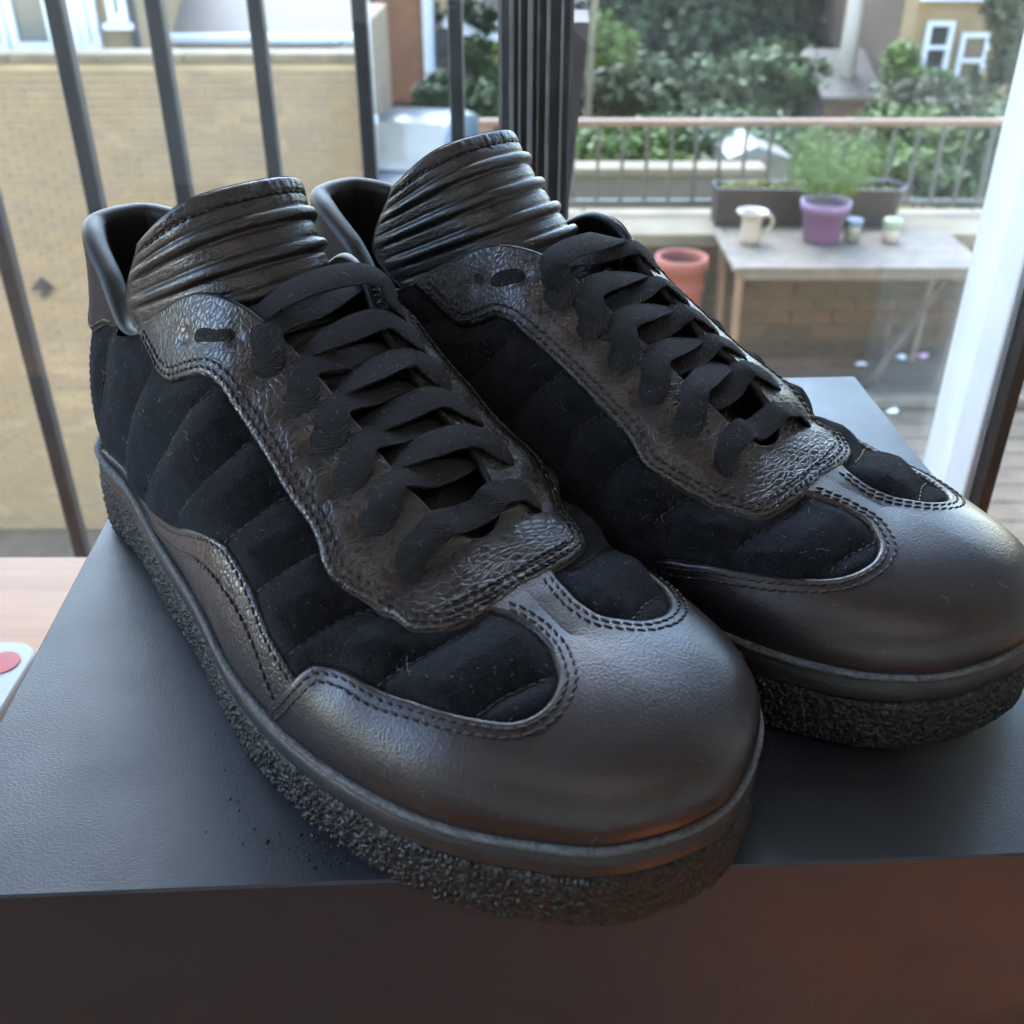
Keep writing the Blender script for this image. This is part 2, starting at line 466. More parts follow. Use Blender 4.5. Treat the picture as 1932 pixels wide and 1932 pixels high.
STR_MID = [(2.5,.018),(3.13,.054),(3.83,.142),(4.52,.265),(4.86,.305),(5.04,.307),(5.29,.298),(5.51,.268),(5.69,.222),(5.84,.159),(5.93,.11)]
CNT = [(0.0,.60),(.35,.595),(.65,.55),(.85,.45),(.93,.3),(.95,.12),(.95,0)]
COLR = [(0.0,.665),(.6,.66),(1.21,.655),(1.48,.75),(1.74,.85),(1.98,.94),(2.12,1.0)]
QUILT = [[(2.01,.147),(2.32,.385),(2.59,.603),(2.75,.733),(3.06,.816)],
         [(2.92,.221),(3.36,.397),(3.64,.516),(3.87,.64),(4.05,.726),(4.18,.80)],
         [(3.92,.288),(4.23,.405),(4.43,.522),(4.59,.629),(4.71,.76)],
         [(4.86,.42),(4.94,.477),(5.06,.57),(5.19,.70),(5.26,.78)],
         [(5.42,.41),(5.56,.521),(5.75,.69)],
         [(6.0,.33),(6.09,.441),(6.21,.60),(6.37,.70)],
         [(6.89,.43),(6.99,.535),(7.16,.648),(7.34,.78)],
         [(8.12,.53),(8.34,.629),(8.67,.711),(9.1,.79)],
         [(1.25,.08),(1.45,.35),(1.62,.6),(1.75,.8)]]
HOLES = {'lat': list(zip([6.30,5.91,5.53,5.19,4.85,4.47],[.810,.845,.872,.885,.895,.905])),
         'med': list(zip([6.25,5.87,5.43,5.06,4.70,4.33],[.800,.828,.835,.842,.858,.888]))}
SLOT = {'lat': [(3.66,.895),(4.16,.935)], 'med': [(3.62,.90),(4.03,.935)]}

def smooth_seam(pts, n=360):
    q = np.array(pts, float); s = np.r_[0, np.cumsum(np.hypot(np.diff(q[:, 0])*30, np.diff(q[:, 1])*75))]
    return hermite(s, q, np.linspace(0, s[-1], n))
def chart(side, kr):
    kr = np.asarray(kr, float); return (kr[:, 0] if side == 'lat' else 22-kr[:, 0]), kr[:, 1]

NI, NR = 881, 151
_gi, _gr = np.meshgrid(np.linspace(0, 22, NI), np.linspace(0, 1, NR), indexing='ij')
GI, GR = _gi.ravel(), _gr.ravel()
GK = np.where(GI > 11, 22-GI, GI)
GP = upper(GI, GR)
REP = np.arange(NI*NR)
_c = REP//NR; _r = REP % NR
_m = (_r == NR-1) & (GI > 11) & (GK >= 6.6); REP[_m] = ((NI-1-_c)*NR+_r)[_m]
_m = _c == NI-1; REP[_m] = _r[_m]
_a = (np.arange(NI-1)[:, None]*NR+np.arange(NR-1)).ravel()
GT = np.concatenate([np.stack([_a, _a+NR+1, _a+NR], 1), np.stack([_a, _a+1, _a+NR+1], 1)])
GT = REP[GT]
GT = GT[(GT[:, 0] != GT[:, 1]) & (GT[:, 1] != GT[:, 2]) & (GT[:, 0] != GT[:, 2])]
_fn = np.cross(GP[GT[:, 1]]-GP[GT[:, 0]], GP[GT[:, 2]]-GP[GT[:, 0]])
GN = np.zeros_like(GP)
for _j in range(3): np.add.at(GN, GT[:, _j], _fn)
GN = GN[REP]; GN /= np.maximum(np.linalg.norm(GN, axis=1), 1e-12)[:, None]
if (GN[(GK > 5) & (GK < 6) & (GR < .2)] * np.c_[np.zeros(1), np.zeros(1), np.zeros(1)]).sum() == 0:
    _s = np.sign((GN[:, 1]*np.where(GI > 11, -1, 1))[(GK > 4) & (GK < 6) & (GR < .3)].mean())
    if _s < 0: GN = -GN; GT = GT[:, ::-1].copy()

def dist_to(P, C, ch=6000):
    out = np.empty(len(P), np.float32); P = P.astype(np.float32); C = C.astype(np.float32); c2 = (C*C).sum(1)
    for i in range(0, len(P), ch):
        p = P[i:i+ch]; d = (p*p).sum(1)[:, None]+c2-2*p@C.T
        out[i:i+ch] = np.sqrt(np.maximum(d.min(1), 0))
    return out
def in_poly(x, y, poly):
    c = np.zeros(len(x), bool); q = np.asarray(poly); p = np.roll(q, 1, 0)
    for (x0, y0), (x1, y1) in zip(p, q):
        if y0 == y1: continue
        m = ((y0 > y) != (y1 > y)); xi = x0+(y-y0)*(x1-x0)/(y1-y0); c ^= m & (x < xi)
    return c
def panel_field(seams, close):
    """signed distance (mm) to the panel's edge, >0 inside; close(seam) gives the polygon in (k, r)"""
    f = np.full(NI*NR, -99., np.float32)
    for side in ('lat', 'med'):
        sm = smooth_seam(seams[side] if isinstance(seams, dict) else seams)
        msk = (GI <= 11) if side == 'lat' else (GI >= 11)
        i, r = chart(side, sm); d = dist_to(GP[msk], upper(i, np.clip(r, 0, 1)))
        ins = in_poly(GK[msk], GR[msk], close(sm.tolist()))
        v = np.where(ins, d, -d); f[msk] = np.maximum(f[msk], v)
    return f
F_EYE = panel_field(EYE, lambda s: s+[(7.49, 1.02), (2.6, 1.02)])
F_CAP = panel_field(CAP, lambda s: s+[(6.9, 1.02), (11.2, 1.02), (11.2, -.02), (s[0][0], -.02)])
F_STR = panel_field(STR, lambda s: s+[(6.6, -.02), (1.0, -.02)])
F_STR = np.where(GI > 11, -99, F_STR).astype(np.float32)      # the strip runs along the outer side only
F_CNT = panel_field(CNT, lambda s: [(-.1, .60)]+s+[(.95, -.02), (-.1, -.02)])
F_COL = panel_field(COLR, lambda s: [(-.1, .665)]+s+[(2.12, 1.02), (-.1, 1.02)])

def clip_panel(f):
    ins = f > 0; cnt = ins[GT].sum(1)
    keep = GT[cnt == 3]; mix = GT[(cnt == 1) | (cnt == 2)]
    nP, nN, nF = [], [], []; ed = {}; tris = []; segs = []; base_n = len(GP)
    def cut(a, b):
        k = (a, b) if a < b else (b, a)
        if k in ed: return ed[k]
        t = f[a]/(f[a]-f[b]); ed[k] = base_n+len(nP)
        nP.append(GP[a]+(GP[b]-GP[a])*t); nN.append(GN[a]+(GN[b]-GN[a])*t); nF.append(0.0); return ed[k]
    for t in mix:
        t = [int(x) for x in t]; poly = []; sg = []
        for a, b in ((t[0], t[1]), (t[1], t[2]), (t[2], t[0])):
            if ins[a]: poly.append(a)
            if ins[a] != ins[b]: c = cut(a, b); poly.append(c); sg.append(c)
        for j in range(1, len(poly)-1): tris.append((poly[0], poly[j], poly[j+1]))
        if len(sg) == 2: segs.append((sg[0], sg[1]) if ins[t[0]] else (sg[0], sg[1]))
    P = np.concatenate([GP, np.array(nP).reshape(-1, 3)]); N = np.concatenate([GN, np.array(nN).reshape(-1, 3)]); F = np.concatenate([f, np.array(nF)])
    T = np.concatenate([keep, np.array(tris, int).reshape(-1, 3)]); S = np.array(segs, int).reshape(-1, 2)
    used = np.unique(np.concatenate([T.ravel(), S.ravel()])); mp = np.full(len(P), -1); mp[used] = np.arange(len(used))
    return P[used], N[used], F[used], mp[T], mp[S], used

def panel_mesh(f, th, extra=None, skirt=1.6, w=1.2):
    P, N, F, T, S, used = clip_panel(f)
    h = th*(.45+.55*np.sqrt(np.clip(1-(1-np.clip(F/w, 0, 1))**2, 0, 1)))
    if extra is not None:
        g = np.zeros(len(F)); m = used < len(GP); g[m] = extra[used[m]]; h = h+g*np.clip(F/2, 0, 1)
    V = P+N*h[:, None]
    b0 = len(V); top = S.ravel(); V2 = V[top]; V3 = P[top]-N[top]*skirt
    n = len(S); q = np.arange(n)*2
    sk = np.concatenate([np.stack([b0+q, b0+q+1, b0+2*n+q+1], 1), np.stack([b0+q, b0+2*n+q+1, b0+2*n+q], 1)])
    return np.concatenate([V, V2, V3]), np.concatenate([T, sk]), np.r_[np.zeros(len(T), int), np.ones(len(sk), int)]

def seam_3d(side, pts, n=360):
    sm = smooth_seam(pts, n); i, r = chart(side, sm); r = np.clip(r, .002, .998)
    P = upper(i, r); a = upper(i+.02, r)-upper(i-.02, r); b = upper(i, np.clip(r+.004, 0, 1))-upper(i, np.clip(r-.004, 0, 1))
    nn = np.cross(a, b); nn /= np.maximum(np.linalg.norm(nn, axis=1), 1e-9)[:, None]
    out = np.c_[P[:, 0]*0, P[:, 1]-ycen(P[:, 0]), np.maximum(P[:, 2]-40, 5)]; s = np.sign((nn*out).sum(1)); s[s == 0] = 1
    return P, nn*s[:, None]

_ST = None
def stitch_rows(rows, pitch=2.9, ln=2.5, rad=.42):
    """rows: list of (P, N, side sign, inset, lift); returns one mesh of little thread stitches"""
    V, F = [], []
    ring = 6; prof = [(-.5, .0), (-.40, .72), (0, 1.0), (.40, .72), (.5, .0)]
    rng = np.random.default_rng(3)
    for P, N, sgn, inset, lift in rows:
        t = np.gradient(P, axis=0); t /= np.maximum(np.linalg.norm(t, axis=1), 1e-9)[:, None]
        sd = np.cross(N, t)*sgn; Q = P+sd*inset+N*lift
        s = np.r_[0, np.cumsum(np.linalg.norm(np.diff(Q, axis=0), axis=1))]
        for c in np.arange(pitch*.5, s[-1]-pitch*.4, pitch):
            q = np.array([np.interp(c, s, Q[:, j]) for j in range(3)]); tt = np.array([np.interp(c, s, t[:, j]) for j in range(3)])
            n = np.array([np.interp(c, s, N[:, j]) for j in range(3)]); tt /= np.linalg.norm(tt); n -= tt*(n@tt); n /= np.linalg.norm(n)
            u = np.cross(n, tt); sl = .16+rng.normal(0, .06); tt = tt+u*sl; b = len(V)
            for x, rr in prof:
                if rr == 0: V.append(q+tt*x*ln-n*.22); continue
                for k in range(ring):
                    a = 2*math.pi*k/ring; V.append(q+tt*x*ln+(u*math.cos(a)+n*math.sin(a)*.9)*rad*rr)
            for k in range(ring):
                k2 = (k+1) % ring
                F.append((b, b+1+k2, b+1+k))
                for L in range(2): F.append((b+1+L*ring+k, b+1+L*ring+k2, b+1+(L+1)*ring+k2, b+1+(L+1)*ring+k))
                F.append((b+1+2*ring+k, b+1+2*ring+k2, b+1+3*ring))
    return np.array(V), F

def catmull3(P, n):
    P = np.array(P, float); s = np.r_[0, np.cumsum(np.linalg.norm(np.diff(P[:, :3], axis=0), axis=1)**.7)]
    return hermite(s, P, np.linspace(0, s[-1], n))

# ------------------------------------------------------------------ base pieces shared by both shoes
def rim_frame(idx):
    T, ph = rim(idx); a = upper(idx, np.full(len(idx), 1.0)); b = a-upper(idx, np.full(len(idx), .985)); b /= np.linalg.norm(b, axis=1)[:, None]
    t = rim(idx+.02)[0]-rim(idx-.02)[0]; t /= np.maximum(np.linalg.norm(t, axis=1), 1e-9)[:, None]
    n = np.cross(t, b); n /= np.maximum(np.linalg.norm(n, axis=1), 1e-9)[:, None]
    c = np.c_[ (T[:, 0]-60)*.3*(T[:, 0] < 60), T[:, 1]-ycen(T[:, 0]), np.zeros(len(T))]
    s = np.sign((n*c).sum(1)); n *= np.where(s == 0, 1, s)[:, None]
    b = b-n*(b*n).sum(1)[:, None]; b /= np.linalg.norm(b, axis=1)[:, None]
    return T, n, b

def make_lining():
    idx = np.linspace(15.42, 28.58, 520); k = np.where(idx % 22 > 11, 22-idx % 22, idx % 22)
    T, n, b = rim_frame(idx)
    rho = np.interp(k, [0, 1.9, 2.3, 2.7, 4.2, 6.6], [4.2, 4.0, 2.4, 1.7, 1.6, 1.5])
    th = np.interp(k, [0, 2.1, 2.6, 3, 6.6], [1.3, 1.3, .6, 2.2, 2.2])
    rows = []
    for al in np.linspace(0, math.pi, 11):
        rows.append(T+n*(th-rho)[:, None]+rho[:, None]*(n*math.cos(al)+b*math.sin(al)*np.interp(k, [0, 2, 2.6, 6.6], [.9, .9, .8, .6])[:, None]))
    inw = (2*rho-th)
    for r in (.97, .93, .88, .8, .7, .6, .5, .38, .26, .15):
        rr = np.full(len(idx), r); P = upper(idx, rr)
        rows.append(P-n*(inw+np.interp(r, [.15, .97], [1.5, 0]))[:, None])
    V = np.stack(rows, 1); a, c = V.shape[:2]
    q = (np.arange(a-1)[:, None]*c+np.arange(c-1)).ravel()
    return V.reshape(-1, 3), np.stack([q, q+1, q+c+1, q+c], 1)

def ring_mesh(prof, n, disp=0.0, seed=0):
    """profile of (offset, z as function of sole height) swept round the outline"""
    idx = np.linspace(0, 22, n, endpoint=False); o = outline(idx); nn = onormal(idx)
    zs = solez(o[:, 0]); sp = springz(o[:, 0]); rows = []
    for off, kind, dz in prof:
        z = {'top': zs+dz, 'bot': sp+dz}.get(kind) if not isinstance(kind, float) else sp+dz+(zs-10.3-sp)*kind
        rows.append(np.c_[o+nn*off, z])
    V = np.stack(rows, 1)
    if disp:
        nz = np.empty(V.shape[:2]); amp = np.array([d[3] if len(d) > 3 else 1.0 for d in [(*p, 1.0) if len(p) == 3 else p for p in prof]])
        for i in range(V.shape[0]):
            toe = .45+.55*min(1, abs(o[i, 0]-SL)/70)
            for j in range(V.shape[1]):
                p = V[i, j]; v1 = Vector(p)*.72+Vector((seed, 0, 0)); v2 = Vector(p)*1.5
                a = mnoise.noise(v1); c = mnoise.noise(v2)
                nz[i, j] = disp*toe*(1.25*abs(a)*2-.55+.55*c)
        V = V+np.c_[nn, np.zeros(n)][:, None, :]*nz[:, :, None]
    m, c = V.shape[:2]; i = np.arange(m)[:, None]; j = np.arange(c-1)[None]
    q = np.stack([(i*c+j), ((i+1) % m)*c+j, ((i+1) % m)*c+j+1, i*c+j+1], -1).reshape(-1, 4)
    return V.reshape(-1, 3), q

print('shoe pieces')
PIECES = {}
_qd = np.full(NI*NR, 99., np.float32)
for side in ('lat', 'med'):
    msk = (GI <= 11) if side == 'lat' else (GI >= 11)
    for ql in QUILT:
        i, r = chart(side, smooth_seam(ql, 70)); _qd[msk] = np.minimum(_qd[msk], dist_to(GP[msk], upper(i, r)))
_pan = np.maximum.reduce([F_EYE, F_CAP, F_STR, F_COL, F_CNT])
_puff = 5.8*(1-np.exp(-(_qd/7.0)**.95))*np.clip(-_pan/6.0, 0, 1)**.6*np.interp(GK, [0, 1.2, 2.0, 2.8], [.15, .22, .7, 1.0])
_lump = np.array([mnoise.noise(Vector(p)*.055)*.9+mnoise.noise(Vector(p)*.16)*.35 for p in GP])
_su = np.where(_pan < 0, _puff+_lump*np.clip(-_pan/5, 0, 1)*.7-.5, -.5)
_P, _N, _F, _T, _S, _u = clip_panel(np.minimum(2.2-_pan, 50))
_h = np.zeros(len(_P)); _mm = _u < len(GP); _h[_mm] = _su[_u[_mm]]; _h[~_mm] = -.5
SU_N, SU_H = _N, _h
PIECES['suede_quarter'] = (_P+_N*_h[:, None], _T, None, 'suede', True)
_wr = np.array([mnoise.noise(Vector((p[0]*.06, p[1]*.1, p[2]*.1)))*.5 for p in GP])
_pull = np.zeros(NI*NR)
for side in ('lat', 'med'):
    for k, r in HOLES[side]:
        i, rr = chart(side, np.array([(k, r)])); d = np.linalg.norm(GP-upper(i, rr), axis=1); _pull += -1.0*np.exp(-(d/4.0)**2)+.45*np.exp(-((d-7)/3.5)**2)
    for k, r in SLOT[side]:
        i, rr = chart(side, np.array([(k, r)])); d = np.linalg.norm(GP-upper(i, rr), axis=1); _pull += -1.3*np.exp(-(d/2.6)**2)
for nm, fld, th, ex, mat in (('eyestay', F_EYE, 2.3, _wr*np.clip((F_EYE-5)/5, 0, 1)+_pull*np.clip((F_EYE-2)/6, 0, 1), 'pebbled'), ('toe_cap', F_CAP, 1.9, None, 'smooth'), ('side_stripe', F_STR, 1.2, _wr*.5*np.clip((F_STR-3)/5, 0, 1), 'pebbled'), ('heel_counter', F_CNT, 1.1, None, 'smooth'), ('collar', F_COL, 1.3, None, 'smooth')):
    PIECES[nm] = (*panel_mesh(fld, th, ex), mat, True)
PIECES['lining'] = (*make_lining(), None, 'lining', True)
PIECES['welt_edge'] = (*ring_mesh([(-8, 'top', -1.8), (-4, 'top', -1.4), (-2.2, 'top', -.5), (-1.0, 'top', .15), (-.1, 'top', .05), (.45, 'top', -.45), (.5, 'top', -1.1), (.2, 'top', -1.8), (-.5, 'top', -2.1)], 700, .12, 5), None, 'dusty', True)
PIECES['welt'] = (*ring_mesh([(-.4, 'top', -2.0), (-1.2, 'top', -2.4), (-1.3, 'top', -3.2), (-.5, 'top', -3.9), (-.1, 'top', -6.0), (0, 'top', -8.6), (-.3, 'top', -9.5), (-1.1, 'top', -10.0), (-1.5, 'top', -10.4)], 700), None, 'welt', True)
_side = [(-1.4, 1.0, 0), (-.6, .985, 0), (.0, .95, 0)]+[(.0+.5*math.sin(math.pi*t), float(t), 0) for t in np.linspace(.92, .08, 34)]+[(-.2, .05, 0), (-.9, .02, 0), (-2.4, 'bot', 0), (-6, 'bot', 0)]
_sv, _sq = ring_mesh(_side, 1450, .72, 9)
_nb = len(_side); _low = np.arange(1450)*_nb+_nb-1
PIECES['outsole'] = (_sv, _sq, None, 'crepe', True, _low)
_oi = np.linspace(0, 22, 300, endpoint=False); _oo = outline(_oi)-onormal(_oi)*7; _oc = np.c_[np.linspace(30, 270, 300)*0+150, _oo[:, 1]*0]
PIECES['insole'] = (np.concatenate([np.c_[_oo, solez(_oo[:, 0])+1], np.c_[_oo[:, 0], _oo[:, 1]*.2, solez(_oo[:, 0])+1]]), np.stack([np.arange(300), (np.arange(300)+1) % 300, 300+(np.arange(300)+1) % 300, 300+np.arange(300)], 1), None, 'lining', True)

_rows = {'eyestay': [], 'toe_cap': [], 'side_stripe': [], 'heel_counter': [], 'collar': [], 'suede_quarter': []}
def _inward(P, N, fld):
    """which side of the seam lies inside the panel"""
    t = np.gradient(P, axis=0); sd = np.cross(N, t/np.maximum(np.linalg.norm(t, axis=1), 1e-9)[:, None]); m = len(P)//2
    a = P[m]+sd[m]*3; b = P[m]-sd[m]*3
    fa = fld[np.argmin(((GP-a)**2).sum(1))]; fb = fld[np.argmin(((GP-b)**2).sum(1))]
    return 1 if fa > fb else -1
for side in ('lat', 'med'):
    P, N = seam_3d(side, EYE[side]); s = _inward(P, N, F_EYE)
    for ins in (2.0, 4.3): _rows['eyestay'].append((P[12:-4], N[12:-4], s, ins, 2.62))
    P, N = seam_3d(side, CAP[side][:-2]); s = _inward(P, N, F_CAP)
    for ins in (2.2, 4.4): _rows['toe_cap'].append((P[6:-4], N[6:-4], s, ins, 2.0))
    if side == 'lat':
        P, N = seam_3d(side, STR[:-2]); s = _inward(P, N, F_STR); _rows['side_stripe'].append((P[40:], N[40:], s, 1.6, 1.3))
        P, N = seam_3d(side, STR_MID); _rows['side_stripe'].append((P, N, s, 0, 1.5))
    P, N = seam_3d(side, CNT); s = _inward(P, N, F_CNT); _rows['heel_counter'].append((P, N, s, 1.6, 1.2))
    P, N = seam_3d(side, COLR[:-1]); s = _inward(P, N, F_COL); _rows['collar'].append((P, N, s, 1.6, 1.4))
    for q in QUILT: P, N = seam_3d(side, q, 120); _rows['suede_quarter'].append((P, N, 1, 0, -.2))
# short double row across the throat end of the eyestay
_a = seam_3d('lat', [(6.91, .755), (7.0, .83), (7.13, .94), (7.17, .985)], 60); _b = seam_3d('med', [(7.17, .985), (7.08, .9), (6.98, .78), (6.92, .72)], 60)
_P = np.concatenate([_a[0], _b[0]]); _N = np.concatenate([_a[1], _b[1]])
for ins in (0, 2.6): _rows['eyestay'].append((_P, _N, 1, ins, 2.7))
PIECES['stitching'] = {k: stitch_rows(v) for k, v in _rows.items()}

# ------------------------------------------------------------------ laces and tongue (set differently on each shoe)
def surf(side, k, r, lift=0.0):
    i, rr = chart(side, np.array([(k, r)])); P, N = seam_3d_point(i, rr); return P+N*lift, N
def seam_3d_point(i, r):
    r = np.clip(r, .004, .996); a = upper(i+.02, r)-upper(i-.02, r); b = upper(i, r+.003)-upper(i, r-.003)
    n = np.cross(a, b)[0]; n /= np.linalg.norm(n); P = upper(i, r)[0]
    if n@np.array([0, P[1]-ycen(P[0]), max(P[2]-40, 5)]) < 0: n = -n
    return P, n
def ribbon(ctrl, n=54, hw=4.35, ht=.5, seed=0):
    """ctrl rows: x,y,z, normal xyz, width scale"""
    C = catmull3(ctrl, n); P = C[:, :3]; N = C[:, 3:6]; W = C[:, 6]
    t = np.gradient(P, axis=0); t /= np.linalg.norm(t, axis=1)[:, None]; N = N-t*(N*t).sum(1)[:, None]; N /= np.linalg.norm(N, axis=1)[:, None]
    B = np.cross(t, N); s = np.r_[0, np.cumsum(np.linalg.norm(np.diff(P, axis=0), axis=1))]
    rng = np.random.default_rng(seed); tw = np.interp(np.linspace(0, 1, n), np.linspace(0, 1, 6), rng.normal(0, .16, 6)); wig = 1+np.interp(np.linspace(0, 1, n), np.linspace(0, 1, 9), rng.normal(0, .035, 9))
    top = [(x, 1.0 if abs(x) < .9 else .72) for x in (-1, -.93, -.6, -.2, .2, .6, .93, 1)]
    loops = [top, [(1, .72), (1.035, 0), (1, -.72)], [(x, -y) for x, y in top[::-1]], [(-1, -.72), (-1.035, 0), (-1, .72)]]
    V = []; U = []; Q = []
    for lp in loops:
        b0 = sum(len(v) for v in V); rows = []; uv = []
        for x, y in lp:
            cam = -.45*(x*x)*(1+2.5*(1-np.clip(W, 0, 1)))
            rows.append(P+B*(hw*W*wig*x)[:, None]+N*(ht*y+cam+tw*x*2.4)[:, None]); uv.append(np.c_[s*.5, np.full(n, x*2.0)])
        c = len(lp); V.append(np.stack(rows, 1).reshape(-1, 3)); U.append(np.stack(uv, 1).reshape(-1, 2))
        q = b0+(np.arange(n-1)[:, None]*c+np.arange(c-1)).ravel(); Q.append(np.stack([q, q+1, q+c+1, q+c], 1))
    return np.concatenate(V), np.concatenate(Q), np.concatenate(U), P, N

def lace_paths(jit, seed, top_lift):
    rng = np.random.default_rng(seed); strands = []
    up = np.array([0, 0, 1.])
    def row(p, n, w): return [*p, *n, w]
    def edge(side, k, lift): return surf(side, k, .985, lift)
    # straight bar through the front pair of holes
    A, nA = surf('lat', *HOLES['lat'][0]); B, nB = surf('med', *HOLES['med'][0]); mid = (A+B)/2; nm = (nA+nB+up); nm /= np.linalg.norm(nm)
    d = (B-A)/np.linalg.norm(B-A)
    ts = np.linspace(.09, .91, 9); zz = []
    for t_ in ts:
        q = A+(B-A)*t_; dd = np.hypot(GP[:, 0]-q[0]-1.0, GP[:, 1]-q[1]); mk = dd < 3.4
        zz.append(GP[mk, 2].max() if mk.any() else np.nan)
    zz = np.array(zz); ok = ~np.isnan(zz); zz = np.interp(ts, ts[ok], zz[ok]); zz = np.maximum(zz, np.r_[0, (zz[:-2]+zz[2:])/2, 0])
    body = [row((A[0]+(B[0]-A[0])*t_, A[1]+(B[1]-A[1])*t_, z_+3.2), nA*(1-t_)+nB*t_+up, 1.0) for t_, z_ in zip(ts, zz)]
    dA = d-nA*(d@nA); dA /= np.linalg.norm(dA); dB = d-nB*(d@nB); dB /= np.linalg.norm(dB)
    strands.append([row(A-nA*2.6-dA*3.0, nA-dA*.9, .86), row(A+nA*1.9-dA*.6, nA-dA*.6, .97)]+body+[row(B+nB*1.9+dB*.6, nB+dB*.6, .97), row(B-nB*2.6+dB*3.0, nB+dB*.9, .86)])
    for i in range(1, 6):
        for side, opp, hi in (('lat', 'med', 0.0), ('med', 'lat', 1.0)):
            k, r = HOLES[side][i]; A, nA = surf(side, k, r)
            k2 = (HOLES[opp][i][0]-.02 if side == 'lat' else HOLES[opp][i+1][0]+.09) if i < 5 else (HOLES[opp][i][0]-.30)
            B, nB = surf(opp, k2, .975); E, nE = edge(side, k-.10, 0); d = (B-A); d[2] = 0; d /= np.linalg.norm(d)
            lift = (top_lift if i == 5 and side == 'med' else 0)+rng.normal(0, .3)*jit
            mid = A*.42+B*.58; mid[2] = (E[2]*.45+B[2]*.55)+(.4+3.0*hi)+lift*.8
            E2 = E+nE*0; nm = up+nE*.35+np.array([.25, 0, 0]); nm /= np.linalg.norm(nm)
            tail, _ = surf(opp, k2-.08, .90)
            dA = d-nA*(d@nA); dA /= np.linalg.norm(dA)
            strands.append([row(A-nA*2.6-dA*2.6, nA-dA*.8, .72), row(A+nA*1.7-dA*.4, nA-dA*.5, .93), row(A+nA*(3.7+hi*.3)+dA*4.5, nA-dA*.1, 1), row(E2+nE*(3.3+hi*.9+lift*.4)+d*0.5, nE*.8+up*.4, 1.02), row(mid, nm, 1.02), row(B-d*3.0+up*(-.6+1.2*hi+lift*.25)-nB*1.5, up+d*.45, 1.0), row(B+d*2-nB*5.2, up+d*.6, .95), row(tail-nB*6.5, nB, .9)])
    for side in ('lat', 'med'):
        (k0, r0), (k1, r1) = SLOT[side]; A, nA = surf(side, k0+.10, r0+.002); B, nB = surf(side, k1, r1); d = (B-A)/np.linalg.norm(B-A)
        strands.append([row(A-nA*1.6-d*.4, nA-d, .45), row(A+nA*2.0+d*1.2, nA-d*.3, .55), row((A+B)/2+(nA+nB)*1.65, nA+nB, .62), row(B+nB*2.0-d*1.2, nB+d*.3, .55), row(B-nB*1.6+d*.4, nB+d, .45)])
    return strands

def tongue_mesh(path, edge, seed):
    """path: centre line rows (x,y,z); edge: rows (x, half width, z); returns closed padded tongue with cord ribs"""
    na, nb = 230, 130
    C = catmull3(path, 400); s = np.r_[0, np.cumsum(np.linalg.norm(np.diff(C, axis=0), axis=1))]; L = s[-1]
    A, Bv = np.meshgrid(np.linspace(0, 1, na), np.linspace(-1, 1, nb), indexing='ij')
    a = A; sl = a*L
    P = np.stack([np.interp(sl, s, C[:, j]) for j in range(3)], -1)
    ea = np.array([0, .3, .5, .68, .84, 1.]); E = hermite(ea, np.array(edge, float), a.ravel()).reshape(na, nb, 3)
    w = E[..., 1]; f = .30*np.abs(Bv)**2+.70*np.abs(Bv)**4.5
    P[..., 0] += (E[..., 0]-P[..., 0])*f; P[..., 2] += (E[..., 2]-P[..., 2])*f
    P[..., 1] += w*np.sign(Bv)*(.55*np.abs(Bv)+.45*np.sin(np.abs(Bv)*math.pi/2))
    amax = 1.0
    da = np.gradient(P, axis=0); db = np.gradient(P, axis=1); N = np.cross(da, db); N /= np.linalg.norm(N, axis=-1)[..., None]
    if N[na//2, nb//2, 0] < 0: N = -N
    dt = (amax-a)*L                       # distance down from the top edge
    h = np.zeros_like(dt)
    for q in (12.0, 22.5, 33.0, 43.5, 54.0, 64.5):
        sag = q+.5*Bv**2
        d = np.abs(dt-sag); end = np.clip((1-np.abs(Bv))/.07, 0, 1)
        h += end**.6*(2.0*np.sqrt(np.clip(1-(d/2.15)**2, 0, 1))-.55*np.exp(-((d-2.6)/.6)**2))
    hem = np.exp(-((dt-5.2)/.7)**2); h -= .75*hem
    rng = np.random.default_rng(seed)
    for i in range(na):
        for j in range(nb):
            p = P[i, j]; h[i, j] += .13*mnoise.noise(Vector(p)*.12)
            if dt[i, j] < 7: h[i, j] += .34*mnoise.noise(Vector((p[1]*.6, dt[i, j]*.12, seed)))
    edge = np.clip(np.minimum((1-np.abs(Bv))*w/2.2, dt/2.0), 0, 1)
    h = h*edge-1.6*(1-np.sqrt(np.clip(1-(1-edge)**2, 0, 1)))
    Fr = P+N*h[..., None]; Bk = P-N*(4.6*np.sqrt(np.clip(1-(1-edge)**2, 0, 1))+1.2)[..., None]
    V = np.concatenate([Fr.reshape(-1, 3), Bk.reshape(-1, 3)]); q = (np.arange(na-1)[:, None]*nb+np.arange(nb-1)).ravel(); o = na*nb
    Q = [np.stack([q, q+1, q+nb+1, q+nb], 1), np.stack([q+o, q+nb+o, q+nb+1+o, q+1+o], 1)]
    i = np.arange(na-1)*nb; Q.append(np.stack([i, i+nb, i+nb+o, i+o], 1)); Q.append(np.stack([i+nb-1, i+nb-1+o, i+2*nb-1+o, i+2*nb-1], 1))
    j = (na-1)*nb+np.arange(nb-1); Q.append(np.stack([j, j+1, j+1+o, j+o], 1))
    # stitch row along the hem
    bb = np.linspace(.93, -.93, 160); jj = (bb+1)/2*(nb-1)
    hp = []; hn = []
    for b_ in bb:
        j0 = int(round((b_+1)/2*(nb-1))); i0 = int(np.argmin(np.abs(dt[:, j0]-5.2))); hp.append(Fr[i0, j0]); hn.append(N[i0, j0])
    return V, np.concatenate(Q), np.array(hp), np.array(hn)

